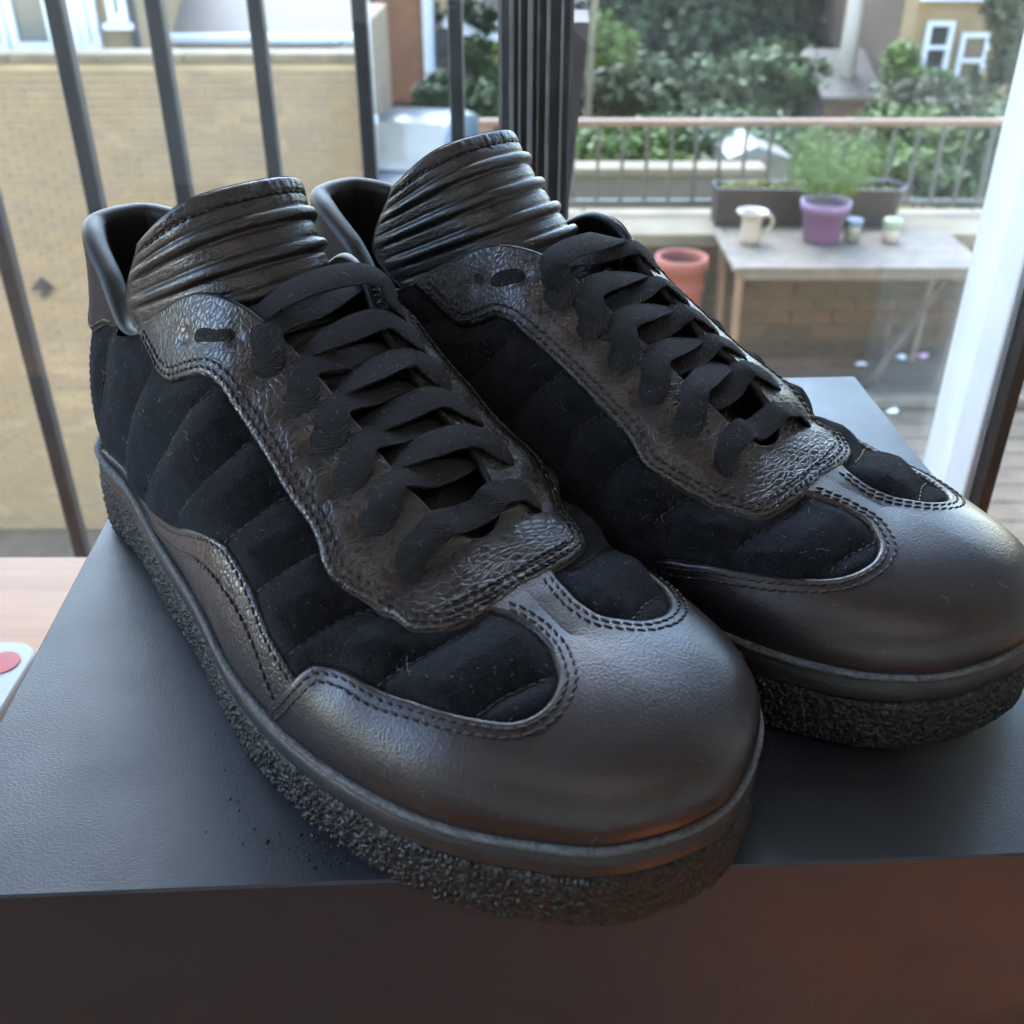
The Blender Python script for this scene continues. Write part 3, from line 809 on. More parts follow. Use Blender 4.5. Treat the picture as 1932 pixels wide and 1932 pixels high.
def lint_mesh(rng, anchors, normals, n, lmin=1.2, lmax=4.5, rad=.055):
    V, F = [], []
    for _ in range(n):
        i = rng.integers(len(anchors)); p = anchors[i]; nn = normals[i]
        d = rng.normal(size=3); d -= nn*(d@nn)*.8; d /= np.linalg.norm(d); ln = rng.uniform(lmin, lmax)*(1 if rng.random() < .85 else 1.8); cv = np.cross(nn, d)*rng.normal(0, .7)
        pts = [p+nn*(.25+1.1*rng.random()*math.sin(math.pi*t)*ln/4)+d*ln*t+cv*ln*(t-.5)**2 for t in np.linspace(0, 1, 5)]; b = len(V)
        for q in pts:
            a1 = np.cross(d, nn); a1 /= np.linalg.norm(a1)
            for k in range(3): w = 2*math.pi*k/3; V.append(q+(a1*math.cos(w)+nn*math.sin(w))*rad)
        for s_ in range(4):
            for k in range(3): F.append((b+s_*3+k, b+s_*3+(k+1) % 3, b+s_*3+3+(k+1) % 3, b+s_*3+3+k))
    return np.array(V), F

def build_sneaker(pose, mirrored, label, spec):
    root = empty('sneaker', (pose[0], pose[1], 0), pose[2]); tag(root, label, 'shoe', 'pair of black sneakers on the shoe box')
    sy = 1.0 if mirrored else -1.0
    def put(name, V, F, mat, parent=root, smooth=True, mats=None, midx=None):
        V = np.asarray(V, float)*[.001, .001*sy, .001]
        if sy < 0: F = F[:, ::-1].copy() if isinstance(F, np.ndarray) else [tuple(reversed(f)) for f in F]
        return mesh_obj(name, V, F, mat, parent, smooth, mats, midx)
    parts = {}
    for nm in ('outsole', 'welt', 'welt_edge', 'insole', 'lining', 'suede_quarter', 'side_stripe', 'heel_counter', 'collar', 'toe_cap', 'eyestay'):
        pc = PIECES[nm]; V, F, mi, mt = pc[:4]
        if mi is not None: parts[nm] = put(nm, V, F, None, mats=[M[mt], M['cut_pale' if nm == 'eyestay' else 'cut']], midx=mi)
        else: parts[nm] = put(nm, V, F, M[mt])
        if nm == 'outsole':
            low = pc[5]; put('tread', np.asarray(V)[low], [tuple(range(len(low)))], M['crepe'], parts[nm], False)
    for k, (V, F) in PIECES['stitching'].items():
        tag(put('stitching', V, F, M['thread'], parts[k]), kind='stuff')
    V, F, hp, hn = tongue_mesh(*spec['tongue']); tg = put('tongue', V, F, M['fine_grain'])
    sv, sf = stitch_rows([(hp, hn, 1, 0, .35)]); tag(put('stitching', sv, sf, M['thread'], tg), kind='stuff')
    lace = None; lv = []; ln = []
    for i, st in enumerate(lace_paths(*spec['lace'])):
        V, F, U, rp, rn = ribbon(st, seed=i+spec['lace'][1]*20)
        o = put('lace' if i == 0 else 'lace_strand', V, F, M['lace'], root if i == 0 else lace)
        uvl = o.data.uv_layers.new(name='UVMap'); li = np.empty(len(o.data.loops), np.int32); o.data.loops.foreach_get('vertex_index', li)
        uvl.data.foreach_set('uv', U[li].astype(np.float32).ravel())
        if i == 0: lace = o
        lv.append(np.repeat(rp, 3, 0)+np.random.default_rng(i).uniform(-4, 4, (len(rp)*3, 1))*np.repeat(np.cross(np.gradient(rp, axis=0)/np.linalg.norm(np.gradient(rp, axis=0), axis=1)[:, None], rn), 3, 0)+np.repeat(rn, 3, 0)*.5); ln.append(np.repeat(rn, 3, 0))
    rng = np.random.default_rng(spec['lace'][1])
    sq = PIECES['suede_quarter']; m = np.nonzero((SU_H > .2))[0]; m = m[rng.integers(0, len(m), 4000)]
    V, F = lint_mesh(rng, sq[0][m], SU_N[m], 380, .25, 1.1, .028); V2, F2 = lint_mesh(rng, sq[0][m], SU_N[m], 34, 1.5, 4.0, .035); F = F+[tuple(q+len(V) for q in f) for f in F2]; V = np.concatenate([V, V2]); tag(put('lint', V, F, M['lint'], parts['suede_quarter']), kind='stuff')
    L = np.concatenate(lv); nrm = np.concatenate(ln)
    cp = PIECES['toe_cap'][0]; ci = np.nonzero(F_CAP > 6)[0]; ci = ci[rng.integers(0, len(ci), 200)]
    V, F = lint_mesh(rng, GP[ci]+GN[ci]*1.85, GN[ci], 22, .4, 2.2, .03); tag(put('lint', V, F, M['lint'], parts['toe_cap']), kind='stuff')
    V, F = lint_mesh(rng, L, nrm, 340, .4, 1.8, .026); tag(put('lint', V, F, M['lint'], lace), kind='stuff')
    return root

near_shoe = build_sneaker((-.16328, .39475, -.79419), False, 'black leather and suede sneaker nearest the camera, its toe overhanging the box front',
    dict(tongue=([(214, -4, 60), (190, -5, 76), (165, -5, 91), (146, -5, 105), (131, -5, 124), (117, -5, 145)], [(205, 20, 57), (160, 24, 80), (122, 27, 88), (92, 29, 92), (82, 30, 106), (96, 29, 127)], 1), lace=(1.0, 1, 5.0)))
far_shoe = build_sneaker((-.07888, .44255, -.72038), True, 'black leather and suede sneaker farther back, partly behind the other one, near the white frame',
    dict(tongue=([(214, -4, 60), (190, -5, 76), (165, -5, 91), (143, -6, 106), (117, -7, 127), (98, -8, 147)], [(205, 20, 57), (155, 24, 80), (114, 27, 88), (84, 29, 94), (70, 30, 108), (82, 29, 130)], 2), lace=(1.0, 2, 2.0)))
# ------------------------------------------------------------------ box, table, window and room
def rot2(x, y, a): return (x*math.cos(a)-y*math.sin(a), x*math.sin(a)+y*math.cos(a))
box = empty('shoe_box', (0.0115, 0.337, -.120), R(2.9))
tag(box, 'black card shoe box the two sneakers stand on', 'box')
BW, BD = .1735, .1530
m = MB()
m.box(-BW, BW, -BD, BD, .1165, .120, .0007)
lidtop = m.build('lid', M['box'], box)
m = MB()
W2, D2, e = BW-.0016, BD-.0016, .002
for x0, x1, y0, y1 in ((-W2, W2, -D2, -D2+e), (-W2, W2, D2-e, D2), (-W2, -W2+e, -D2+e, D2-e), (W2-e, W2, -D2+e, D2-e)):
    m.box(x0, x1, y0, y1, .0005, .1162)
m.box(-W2+e, W2-e, -D2+e, D2-e, .0005, .003)
m.build('tray', M['box'], box)
# crumbs of black rubber shed from the sole onto the lid
crumbs = MB(); rg = random.Random(4)
for i in range(120):
    if i < 90: px, py = rg.gauss(618, 38), rg.gauss(1596, 34)
    else: px, py = rg.uniform(380, 720), rg.uniform(1250, 1640)
    if py > 1640 or py > 1648: continue
    a = R(PITCH)+math.atan((py-966)/1981); d = CAM_H/math.tan(a); zc = d*math.cos(R(PITCH))+CAM_H*math.sin(R(PITCH))
    x = (px-966)/1981*zc; r = rg.uniform(.0002, .0007)
    vs = [(x+r*rg.uniform(.6, 1.3)*math.cos(w), d+r*rg.uniform(.6, 1.3)*math.sin(w), .00012) for w in (0, 1.3, 2.5, 3.8, 5.1)]+[(x, d, r*rg.uniform(.6, 1.1))]
    crumbs.add(vs, [(0, 1, 5), (1, 2, 5), (2, 3, 5), (3, 4, 5), (4, 0, 5)])
tag(crumbs.build('rubber_crumbs', M['crepe']), 'black rubber crumbs scattered on the box lid beside the near sole', 'crumbs', kind='stuff')

# table
tb = empty('table', (-.25, .22, -.87)); tag(tb, 'pale wooden table top under the black shoe box', 'table')
m = MB(); m.box(-.75, .95, -.056, .292, .725, .7495, .002); m.build('table_top', M['table'], tb)
for x in (-.70, .90):
    for y in (-.02, .24):
        m = MB(); m.box(x-.025, x+.025, y-.025, y+.025, 0, .725); m.build('leg', M['table'], tb)

# white slab with a red dot lying on the table
def rounded(x0, x1, y0, y1, r, n=6):
    out = []
    for cx, cy, a0 in ((x1-r, y1-r, 0), (x0+r, y1-r, 90), (x0+r, y0+r, 180), (x1-r, y0+r, 270)):
        out += [(cx+r*math.cos(R(a0+90*i/n)), cy+r*math.sin(R(a0+90*i/n))) for i in range(n+1)]
    return out
def slab(name, poly, z0, z1, mat, parent=None, bev=.0012):
    cx = sum(p[0] for p in poly)/len(poly); cy = sum(p[1] for p in poly)/len(poly)
    def sh(d): return [(cx+(x-cx)*(1-d/max(1e-6, math.hypot(x-cx, y-cy))), cy+(y-cy)*(1-d/max(1e-6, math.hypot(x-cx, y-cy)))) for x, y in poly]
    lay = [(sh(bev), z0), (poly, z0+bev), (poly, z1-bev), (sh(bev), z1)]; n = len(poly); m = MB(); vs = [(x, y, z) for q, z in lay for x, y in q]; fs = []
    for L in range(3): fs += [(L*n+i, L*n+(i+1) % n, (L+1)*n+(i+1) % n, (L+1)*n+i) for i in range(n)]
    fs += [tuple(range(n-1, -1, -1)), tuple(3*n+i for i in range(n))]
    return m.add(vs, fs).build(name, mat, parent)
M['white_plastic'] = plain('white_plastic', (.50, .51, .53), .35, .04, 30)
M['red'] = plain('red_print', (.55, .05, .045), .4, .1, 60)
card = empty('white_case', (-.285, .34, -.1203)); tag(card, 'white rounded plastic case with a red dot lying on the table', 'case')
slab('case_body', rounded(-.05, .045, -.08, .083, .014), 0, .007, M['white_plastic'], card)
slab('red_dot', [(.0318+.0085*math.cos(i*math.pi/12), .0655+.0085*math.sin(i*math.pi/12)) for i in range(24)], .0071, .0076, M['red'], card, .0001)

# room shell: only what closes the place behind the camera
M['room_wall'] = plain('room_wall_paint', (.82, .82, .81), .9, .05, 3)
M['floor'] = plain('floor_wood', (.20, .085, .03), .5, .25, 6)
def struct(o): o['kind'] = 'structure'; return o
m = MB(); m.box(-1.62, 2.2, -3.0, .75, -.95, -.87); struct(m.build('floor', M['floor']))
m = MB(); m.box(-1.5, 2.2, -3.0, .75, 1.62, 1.74); struct(m.build('ceiling', M['room_wall']))
m = MB(); m.box(-1.5, 2.2, -3.12, -3.0, -.95, 1.74); struct(m.build('wall_back', M['room_wall']))
m = MB(); m.box(-1.62, -1.5, -3.12, -.32, -.95, 1.74); m.box(-1.62, -1.5, .50, .75, -.95, 1.74); m.box(-1.62, -1.5, -.32, .50, -.95, .05); m.box(-1.62, -1.5, -.32, .50, 1.60, 1.74); struct(m.build('wall_left', M['room_wall']))   # unseen opening added to let cool sky light reach the shoes' left sides
m = MB(); m.box(2.2, 2.32, -3.12, .75, -.95, 1.74); struct(m.build('wall_right', M['room_wall']))
m = MB(); m.box(1.3, 2.2, .60, .75, -.87, 1.62); struct(m.build('wall_window', M['room_wall']))

# window
M['white_frame'] = plain('white_frame_paint', (.88, .89, .90), .38, .05, 25, .0002, 300)
M['alu'] = plain('dark_aluminium', (.062, .068, .080), .45, .2, 40, .0001, 500, metal=.0)
M['alu_light'] = plain('brushed_aluminium', (.20, .205, .215), .42, .25, 60, .0001, 500, metal=.0)
M['gasket'] = plain('brown_gasket', (.035, .024, .018), .6, .2, 40)
gm = bpy.data.materials.new('window_glass'); gm.use_nodes = True; nt = gm.node_tree; nt.nodes.clear()
go = nt.nodes.new('ShaderNodeOutputMaterial'); gt = nt.nodes.new('ShaderNodeBsdfTransparent'); gg = nt.nodes.new('ShaderNodeBsdfGlossy'); gf = nt.nodes.new('ShaderNodeFresnel'); gx = nt.nodes.new('ShaderNodeMixShader')
gt.inputs[0].default_value = (.965, .975, .97, 1); gg.inputs['Roughness'].default_value = .01; gf.inputs[0].default_value = 1.45
gd = nt.nodes.new('ShaderNodeBsdfTranslucent'); gd.inputs[0].default_value = (.85, .88, .9, 1); gm2 = nt.nodes.new('ShaderNodeMixShader')   # dusty glass, its translucent veil added to haze the view outside
gn = noise(nt, coords(nt, 'Object'), 9, 5, .65); nt.links.new(ramp(nt, gn, [(.3, .001), (.75, .0035)]), gm2.inputs[0]); nt.links.new(gt.outputs[0], gm2.inputs[1]); nt.links.new(gd.outputs[0], gm2.inputs[2])
nt.links.new(gf.outputs[0], gx.inputs[0]); nt.links.new(gm2.outputs[0], gx.inputs[1]); nt.links.new(gg.outputs[0], gx.inputs[2]); nt.links.new(gx.outputs[0], go.inputs[0]); M['glass'] = gm
win = empty('glazed_door', (0, .60, -.87)); tag(win, 'tall glazed door with white stile and dark grey mullion behind the sneakers', 'window')
HT = 2.47
def wpart(nm, mat, x0, x1, y0, y1, z0=0.0, z1=HT, par=None, bev=.0012): mm = MB(); mm.box(x0, x1, y0, y1, z0, z1, bev); return mm.build(nm, mat, par or win)
def plan(nm, mat, poly, par=None):
    n = len(poly); mm = MB(); mm.add([(x, y, 0) for x, y in poly]+[(x, y, HT) for x, y in poly], [tuple(range(n)), tuple(range(2*n-1, n-1, -1))]+[(i, i+n, (i+1) % n+n, (i+1) % n) for i in range(n)])
    return mm.build(nm, mat, par or win)
st = plan('stile', M['white_frame'], [(.2948, .060), (.2838, .0025), (.2834, .0), (.2850, -.0035), (.2960, .010), (.3150, .060)])
plan('glazing_bead', M['white_frame'], [(.2808, -.0055), (.2800, -.0095), (.2790, -.0380), (.2796, -.0400), (.2830, -.0400), (.2900, -.0055)], st)
plan('seal', M['alu_light'], [(.2834, -.0405), (.2812, -.0415), (.2806, -.0450), (.2860, -.0450), (.2900, -.0405)], st)
plan('gasket', M['gasket'], [(.2830, -.0455), (.2815, -.0480), (.2835, -.0540), (.2900, -.0540), (.2920, -.0455)], st)
mu = wpart('mullion', M['alu'], -.0075, .0330, .012, .060, bev=.002)
for x0, x1, y in ((-.0015, .0010, .0085), (.0035, .0048, .009), (.0085, .0112, .0075), (.0135, .0146, .009), (.0185, .0204, .008), (.0262, .0276, .009)):
    wpart('groove_strip', M['alu_light'], x0, x1, y, .0125, par=mu, bev=.0003)
wpart('pane', M['glass'], -1.45, -.0079, .0645, .0685, bev=0)
wpart('pane', M['glass'], .0334, .3150, .0645, .0685, bev=0)
wpart('pane', M['glass'], .3155, 1.25, .0645, .0685, bev=0)
wpart('head', M['white_frame'], -1.499, 1.3, -.03, .06, HT+.001, HT+.02)
wpart('side_jamb', M['white_frame'], -1.499, -1.451, -.03, .06); wpart('side_jamb', M['white_frame'], 1.251, 1.3, -.03, .06)

# dark board leaning behind the mullion
M['old_wood'] = plain('dark_weathered_wood', (.050, .034, .028), .7, .45, 25, .0008, 120)
bd = MB(); b0, b1 = ray_pt(1078, 42, .85), ray_pt(1112, 42, .85); c0, c1 = ray_pt(1030, 445, .81), ray_pt(1066, 445, .81)
for _ in (0,):
    dirv = (c0-b0); ext = 1.9; c0e = b0+dirv*ext; c1e = b1+(c1-b1)*ext; th = Vector((0, .022, .006))
    q = [b0, b1, c1e, c0e]; bd.add([tuple(p) for p in q]+[tuple(p+th) for p in q], [(0, 1, 2, 3), (7, 6, 5, 4), (0, 4, 5, 1), (1, 5, 6, 2), (2, 6, 7, 3), (3, 7, 4, 0)])
tag(bd.build('leaning_board', M['old_wood']), 'dark weathered board leaning outside just right of the grey mullion', 'board')

# iron balcony bars outside the glass
M['iron'] = plain('painted_iron', (.010, .012, .016), .5, .5, 14, .0006, 160)
rail = empty('balcony_railing', (-.4, 1.12, -1.6)); tag(rail, 'black iron balcony bars standing outside the glass at left', 'railing')
for i in range(6):
    p = ray_pt((-112, 103, 290, 481, 677, 858)[i], 0, 1.12)
    mm = MB(); w = .0083 if i < 3 else .0074; mm.box(p.x+.4-w, p.x+.4+w, -w, w, .02, 2.6, .0015); mm.build('baluster', M['iron'], rail)
mm = MB(); mm.box(-.55, 1.4, -.02, .02, 0, .02); mm.build('bottom_rail', M['iron'], rail)
mm = MB(); mm.box(-.55, 1.4, -.025, .025, 2.6, 2.63); mm.build('top_rail', M['iron'], rail)
# ------------------------------------------------------------------ the place outside
OUT = .68
LEAFC = (.47, .52, .22)
OUTC = (.43, .365, .27)
def oplain(name, col, *a, **k): return plain(name, tuple(c*q for c, q in zip(col, OUTC)) if max(col) < .7 else col, *a, **k)
def brick_mat(name, cols, rough=.9, scale=3.0):
    m, nt, b = new_mat(name); v = coords(nt, 'Generated')
    g = nt.nodes.new('ShaderNodeNewGeometry'); pos = g.outputs['Position']
    w = nt.nodes.new('ShaderNodeTexWhiteNoise'); mp = nt.nodes.new('ShaderNodeMapping'); mp.inputs['Scale'].default_value = (4.4, 1, 13.3); nt.links.new(pos, mp.inputs[0])
    sn = nt.nodes.new('ShaderNodeVectorMath'); sn.operation = 'FLOOR'; nt.links.new(mp.outputs[0], sn.inputs[0]); nt.links.new(sn.outputs[0], w.inputs['Vector'])
    n1 = noise(nt, pos, scale, 5, .6); f = mth(nt, 'ADD', mth(nt, 'MULTIPLY', w.outputs['Value'], .30), mth(nt, 'MULTIPLY', n1, .95))
    setc(nt, b, ramp(nt, f, [(.15+.7*i/(len(cols)-1), c) for i, c in enumerate([tuple(q*w_ for q, w_ in zip(c_, OUTC)) for c_ in cols])])); b.inputs['Roughness'].default_value = rough
    bump(nt, b, noise(nt, pos, 60, 4), .6, .004); return m
M['stock_brick'] = brick_mat('yellow_stock_brick', [(.33, .235, .175), (.41, .315, .24), (.46, .36, .255), (.38, .305, .25), (.54, .43, .32)], scale=1.3)
M['mortar'] = oplain('lime_mortar', (.68, .61, .51), .95, .25, 2, space='Object')
M['old_brick'] = brick_mat('mossy_brick', [(.055, .042, .032), (.10, .07, .048), (.065, .06, .04), (.14, .085, .055), (.085, .08, .05)], scale=2.2)
M['dark_mortar'] = oplain('mossy_mortar', (.15, .135, .10), .95, .5, 9)
M['stone'] = oplain('pale_coping_stone', (.28, .25, .20), .9, .22, 5)
M['slate'] = oplain('slate_roof', (.12, .115, .125), .6, .2, 8)
M['white_paint'] = plain('white_window_paint', (.42, .44, .47), .5, .06, 4)
M['dark_glass'] = oplain('dark_window_glass', (.05, .055, .06), .12, .3, 3)
M['pale_glass'] = oplain('pale_blind_glass', (.24, .27, .30), .3, .12, 2.5)
M['cream'] = oplain('cream_render', (.46, .38, .28), .9, .1, 3)
M['orange_wall'] = oplain('orange_brown_render', (.36, .19, .12), .9, .18, 2.0)
M['yellow_wall'] = brick_mat('yellow_house_brick', [(.33, .24, .13), (.42, .32, .18), (.46, .36, .21)])
M['brown_wall'] = oplain('brown_house_flank', (.15, .105, .08), .9, .2, 2)
M['deck'] = oplain('weathered_deck', (.135, .11, .08), .8, .35, 9)
M['grey_wood'] = oplain('silvered_table_wood', (.19, .175, .168), .75, .30, 16)
M['rail_wood'] = oplain('pinkish_handrail_wood', (.30, .20, .155), .8, .15, 7)
M['rail_iron'] = oplain('grey_green_iron', (.085, .095, .095), .6, .3, 10)
M['purple'] = oplain('purple_plastic', (.27, .18, .46), .45, .06, 9)
M['terracotta'] = oplain('terracotta', (.33, .095, .07), .85, .12, 8)
M['trough'] = oplain('dark_trough_plastic', (.055, .045, .046), .55, .3, 9)
M['soil'] = oplain('soil', (.06, .04, .028), .95, .3, 40)
M['china'] = oplain('white_china', (.55, .54, .56), .35, .05, 20)
M['blue_jar'] = oplain('blue_jar', (.14, .235, .44), .4, .15, 20)
M['green_jar'] = oplain('green_jar', (.29, .43, .34), .4, .15, 20)
M['lid_grey'] = oplain('clear_jar', (.28, .33, .36), .25, .15, 20)
M['car_blue'] = oplain('blue_car_paint', (.12, .19, .30), .3, .08, 4)
M['car_glass'] = oplain('car_glass', (.45, .50, .52), .1, .15, 3)  # pale reflection painted into the windscreen colour
M['tyre'] = oplain('tyre', (.03, .03, .03), .8, .2, 10)
M['yellow_sign'] = oplain('pale_yellow_panel', (.52, .53, .30), .6, .08, 5)
M['bark'] = oplain('bark', (.09, .07, .05), .9, .3, 12, .01, 30)
M['lawn'] = oplain('lawn', (.075, .105, .04), .95, .35, 1.5)
M['tarmac'] = oplain('grey_yard', (.19, .185, .175), .9, .2, 1.3)
M['roof_blue'] = oplain('blue_grey_roof', (.30, .37, .47), .5, .1, 2)
M['shed_grey'] = oplain('lilac_grey_boards', (.33, .32, .36), .8, .12, 3)
M['red_fence'] = oplain('dark_red_fence', (.12, .06, .05), .85, .25, 6)
M['zinc'] = oplain('blue_grey_zinc', (.30, .34, .38), .5, .15, 5)
def leaf_mat(name, lo, hi):
    m, nt, b = new_mat(name); g = nt.nodes.new('ShaderNodeNewGeometry')
    setc(nt, b, ramp(nt, noise(nt, g.outputs['Position'], 1.6, 6, .7), [(.3, tuple(q*w_ for q, w_ in zip(lo, LEAFC))), (.7, tuple(q*w_ for q, w_ in zip(hi, LEAFC)))])); b.inputs['Roughness'].default_value = .6
    b.inputs['Specular IOR Level'].default_value = .3; b.inputs['Transmission Weight'].default_value = 0.0
    return m
M['leaf_dark'] = leaf_mat('dark_green_leaves', (0.0216, 0.0396, 0.0216), (0.0612, 0.0900, 0.0468))
M['leaf_mid'] = leaf_mat('mid_green_leaves', (0.0360, 0.0612, 0.0216), (0.0936, 0.1224, 0.0504))
M['leaf_lime'] = leaf_mat('lime_green_leaves', (0.0612, 0.0936, 0.0144), (0.1584, 0.2016, 0.0396))
M['leaf_yellow'] = leaf_mat('yellow_leaves', (0.1584, 0.1440, 0.0216), (0.2880, 0.2592, 0.0432))
M['leaf_grey'] = leaf_mat('grey_green_leaves', (0.0504, 0.0684, 0.0432), (0.1080, 0.1296, 0.0792))
M['leaf_brown'] = leaf_mat('brown_green_leaves', (0.0504, 0.0468, 0.0288), (0.1008, 0.0936, 0.0540))
M['leaf_herb'] = leaf_mat('pale_herb_leaves', (0.0864, 0.1368, 0.0504), (0.1728, 0.2376, 0.1008))

# ground outside, far below this floor
m = MB(); m.add([(-90, 3.0, -6.9), (90, 3.0, -6.9), (90, 160, -6.9), (-90, 160, -6.9)], [(0, 1, 2, 3)]); struct(m.build('ground', M['lawn']))
m = MB(); m.add([(-7, 3.0, -6.896), (1.0, 3.0, -6.896), (1.0, 30, -6.896), (-7, 30, -6.896)], [(0, 1, 2, 3)]); struct(m.build('yard', M['tarmac']))

def brick_face(parent, x0, x1, z0, z1, yf, mat, bl=.215, bh=.065, jt=.010, dep=.03, seed=1, limit=300, prefer=None):
    """individual bricks in stretcher bond; the nearest `limit` are parts, the rest one joined part"""
    rg = random.Random(seed); me = None; cells = []; row = 0; z = z0
    while z+bh <= z1+1e-6:
        x = x0-(bl+jt)*(.5 if row % 2 else 0)
        while x < x1:
            a, b = max(x, x0), min(x+bl, x1)
            if b-a > .05: cells.append((a, b, z))
            x += bl+jt
        z += bh+jt; row += 1
    cells.sort(key=prefer or (lambda c: -c[2]))
    proto = MB(); proto.box(0, 1, -.5, .5, 0, 1); po = proto.build('brick', mat, parent); me = po.data; first = True; rest = MB()
    for n, (a, b, z) in enumerate(cells):
        pr = rg.uniform(-.003, .003)
        if n < limit:
            o = po if first else link(bpy.data.objects.new('brick', me), parent); first = False
            o.location = (a, yf+pr, z); o.scale = (b-a, dep, bh)
        else: rest.box(a, b, yf+pr-dep/2, yf+pr+dep/2, z, z+bh)
    if rest.v: tag(rest.build('brickwork', mat, parent), kind='stuff')

# --- yellow stock brick wall at left
WY = 11.0; tl = ray_pt(-60, 118, WY); tr = ray_pt(692, 118, WY)
bw = empty('brick_wall', (0, WY, 0)); tag(bw, 'long yellow stock brick wall seen through the black bars at left', 'wall')
x0, x1, zt = tl.x-3.0, ray_pt(693, 300, WY).x, tl.z
m = MB(); m.box(x0, x1, .005, .30, -6.9, zt-.012); m.build('mortar_core', M['mortar'], bw)
brick_face(bw, x0, x1, -6.85, zt-.012, .012, M['stock_brick'], seed=3)
n = 8
for i in range(n):
    a = x0+(x1-x0)*i/n; m = MB(); m.box(a+.004, a+(x1-x0)/n-.004, -.045, .33, zt, zt+.085, .008); m.build('coping_stone', M['stone'], bw)
pl = ray_pt(78, 546, WY-.06)
m = MB(); s_ = .115; m.add([(pl.x, 0, pl.z-s_), (pl.x+s_, 0, pl.z), (pl.x, 0, pl.z+s_), (pl.x-s_, 0, pl.z), (pl.x, -.04, pl.z-s_), (pl.x+s_, -.04, pl.z), (pl.x, -.04, pl.z+s_), (pl.x-s_, -.04, pl.z)], [(4, 5, 6, 7), (0, 1, 5, 4), (1, 2, 6, 5), (2, 3, 7, 6), (3, 0, 4, 7)])
dp = m.build('wall_plate', M['iron']); dp.location = (0, WY-.012, 0); tag(dp, 'small dark diamond shaped plate fixed to the yellow brick wall', 'plate')
m = MB(); m.lathe([(.0, -.0405), (.03, -.0405), (.03, -.05), (0, -.05)], 14); bo = m.build('boss', M['stone'], dp); bo.rotation_euler = (R(-90), 0, 0); bo.location = (pl.x, -.09, pl.z)
# pale concrete kerb at the foot of the wall
m = MB(); m.box(x0, x1, WY-.9, WY-.06, -6.9, -6.75); tag(m.build('kerb', M['stone']), 'pale concrete strip along the foot of the brick wall', 'kerb')

# --- white downpipe at the corner of the wall
p0, p1 = ray_pt(703, 300, WY-.08), ray_pt(703, -40, WY-.08)
m = MB(); m.tube([(p0.x, WY-.08, p0.z-.1), (p0.x, WY-.08, p0.z+2.6)], .062, 12)
dpipe = m.build('downpipe', M['white_paint'], smooth=True); tag(dpipe, 'white vertical downpipe at the right end of the brick wall', 'pipe')
for z in (.35, 1.5): m = MB(); m.tube([(p0.x, WY-.08, p0.z+z), (p0.x, WY-.08, p0.z+z+.06)], .078, 12); m.build('bracket', M['white_paint'], dpipe)

# --- house with tall white windows above the wall, top left
HY = 13.0; b = ray_pt(0, 100, HY)
hs = empty('white_window_house', (0, HY, b.z)); tag(hs, 'cream house with tall white windows above the brick wall, top left corner', 'house')
xa, xb = ray_pt(-80, 60, HY).x, ray_pt(252, 60, HY).x
m = MB(); m.box(xa, xb, .1, 3, -4, 2.6); m.build('wall', M['cream'], hs)
def sash(parent, xl, xr, z0, z1, glass, fr=.09, y=0.0, bar=True, mull=0):
    o = MB()
    o.box(xl, xr, y, y+.09, z0, z0+fr); o.box(xl, xr, y, y+.09, z1-fr, z1); o.box(xl, xl+fr, y, y+.09, z0+fr, z1-fr); o.box(xr-fr, xr, y, y+.09, z0+fr, z1-fr)
    if bar: o.box(xl+fr, xr-fr, y-.01, y+.08, (z0+z1)/2-fr*.4, (z0+z1)/2+fr*.4)
    for k in range(mull): xx = xl+(xr-xl)*(k+1)/(mull+1); o.box(xx-fr*.5, xx+fr*.5, y-.01, y+.08, z0+fr, z1-fr)
    w = o.build('window', M['white_paint'], parent)
    g = MB(); g.box(xl+fr, xr-fr, y+.05, y+.06, z0+fr, z1-fr); g.build('pane', glass, w)
    g = MB(); g.box(xl-.05, xr+.05, y-.08, y+.0, z0-.07, z0-.004); g.build('sill', M['white_paint'], w)
    return w
X = lambda px, py=60, Y=HY: ray_pt(px, py, Y).x
sash(hs, X(-70), X(12), .02, 2.4, M['pale_glass']); sash(hs, X(16), X(104), .02, 2.4, M['pale_glass'], bar=False); sash(hs, X(106), X(150), .02, 2.4, M['pale_glass'], bar=False); sash(hs, X(152), X(186), .02, 2.4, M['pale_glass'], bar=False)
sash(hs, X(208), X(246), .32, 2.4, M['pale_glass'], bar=False)
m = MB(); m.tube([(X(252), .05, -1), (X(252), .05, 2.6)], .05, 10); m.build('downpipe', M['iron'], hs)

# --- slate roofed outbuilding behind the wall
OY = 14.5; e0 = ray_pt(252, 62, OY); e1 = ray_pt(668, 62, OY); t0 = ray_pt(252, -30, OY+3)
ob = empty('outbuilding', (0, OY, e0.z)); tag(ob, 'low slate roofed outbuilding with white gutter behind the brick wall', 'building')
m = MB(); m.box(e0.x, e1.x, .12, 4, -4, -.06); m.build('wall', M['stock_brick'], ob)
rf = MB(); rf.add([(e0.x-.1, -.05, 0), (e1.x+.1, -.05, 0), (e1.x+.1, 3.4, 1.7), (e0.x-.1, 3.4, 1.7), (e0.x-.1, -.05, -.05), (e1.x+.1, -.05, -.05), (e1.x+.1, 3.4, 1.6), (e0.x-.1, 3.4, 1.6)], [(0, 1, 2, 3), (7, 6, 5, 4), (0, 4, 5, 1), (1, 5, 6, 2), (3, 2, 6, 7), (0, 3, 7, 4)])
rfo = rf.build('roof', M['slate'], ob)
sl = MB(); sl.box(0, 1, 0, .30, 0, .012); sp = sl.build('slate', M['slate'], rfo); first = True
ncol = 14
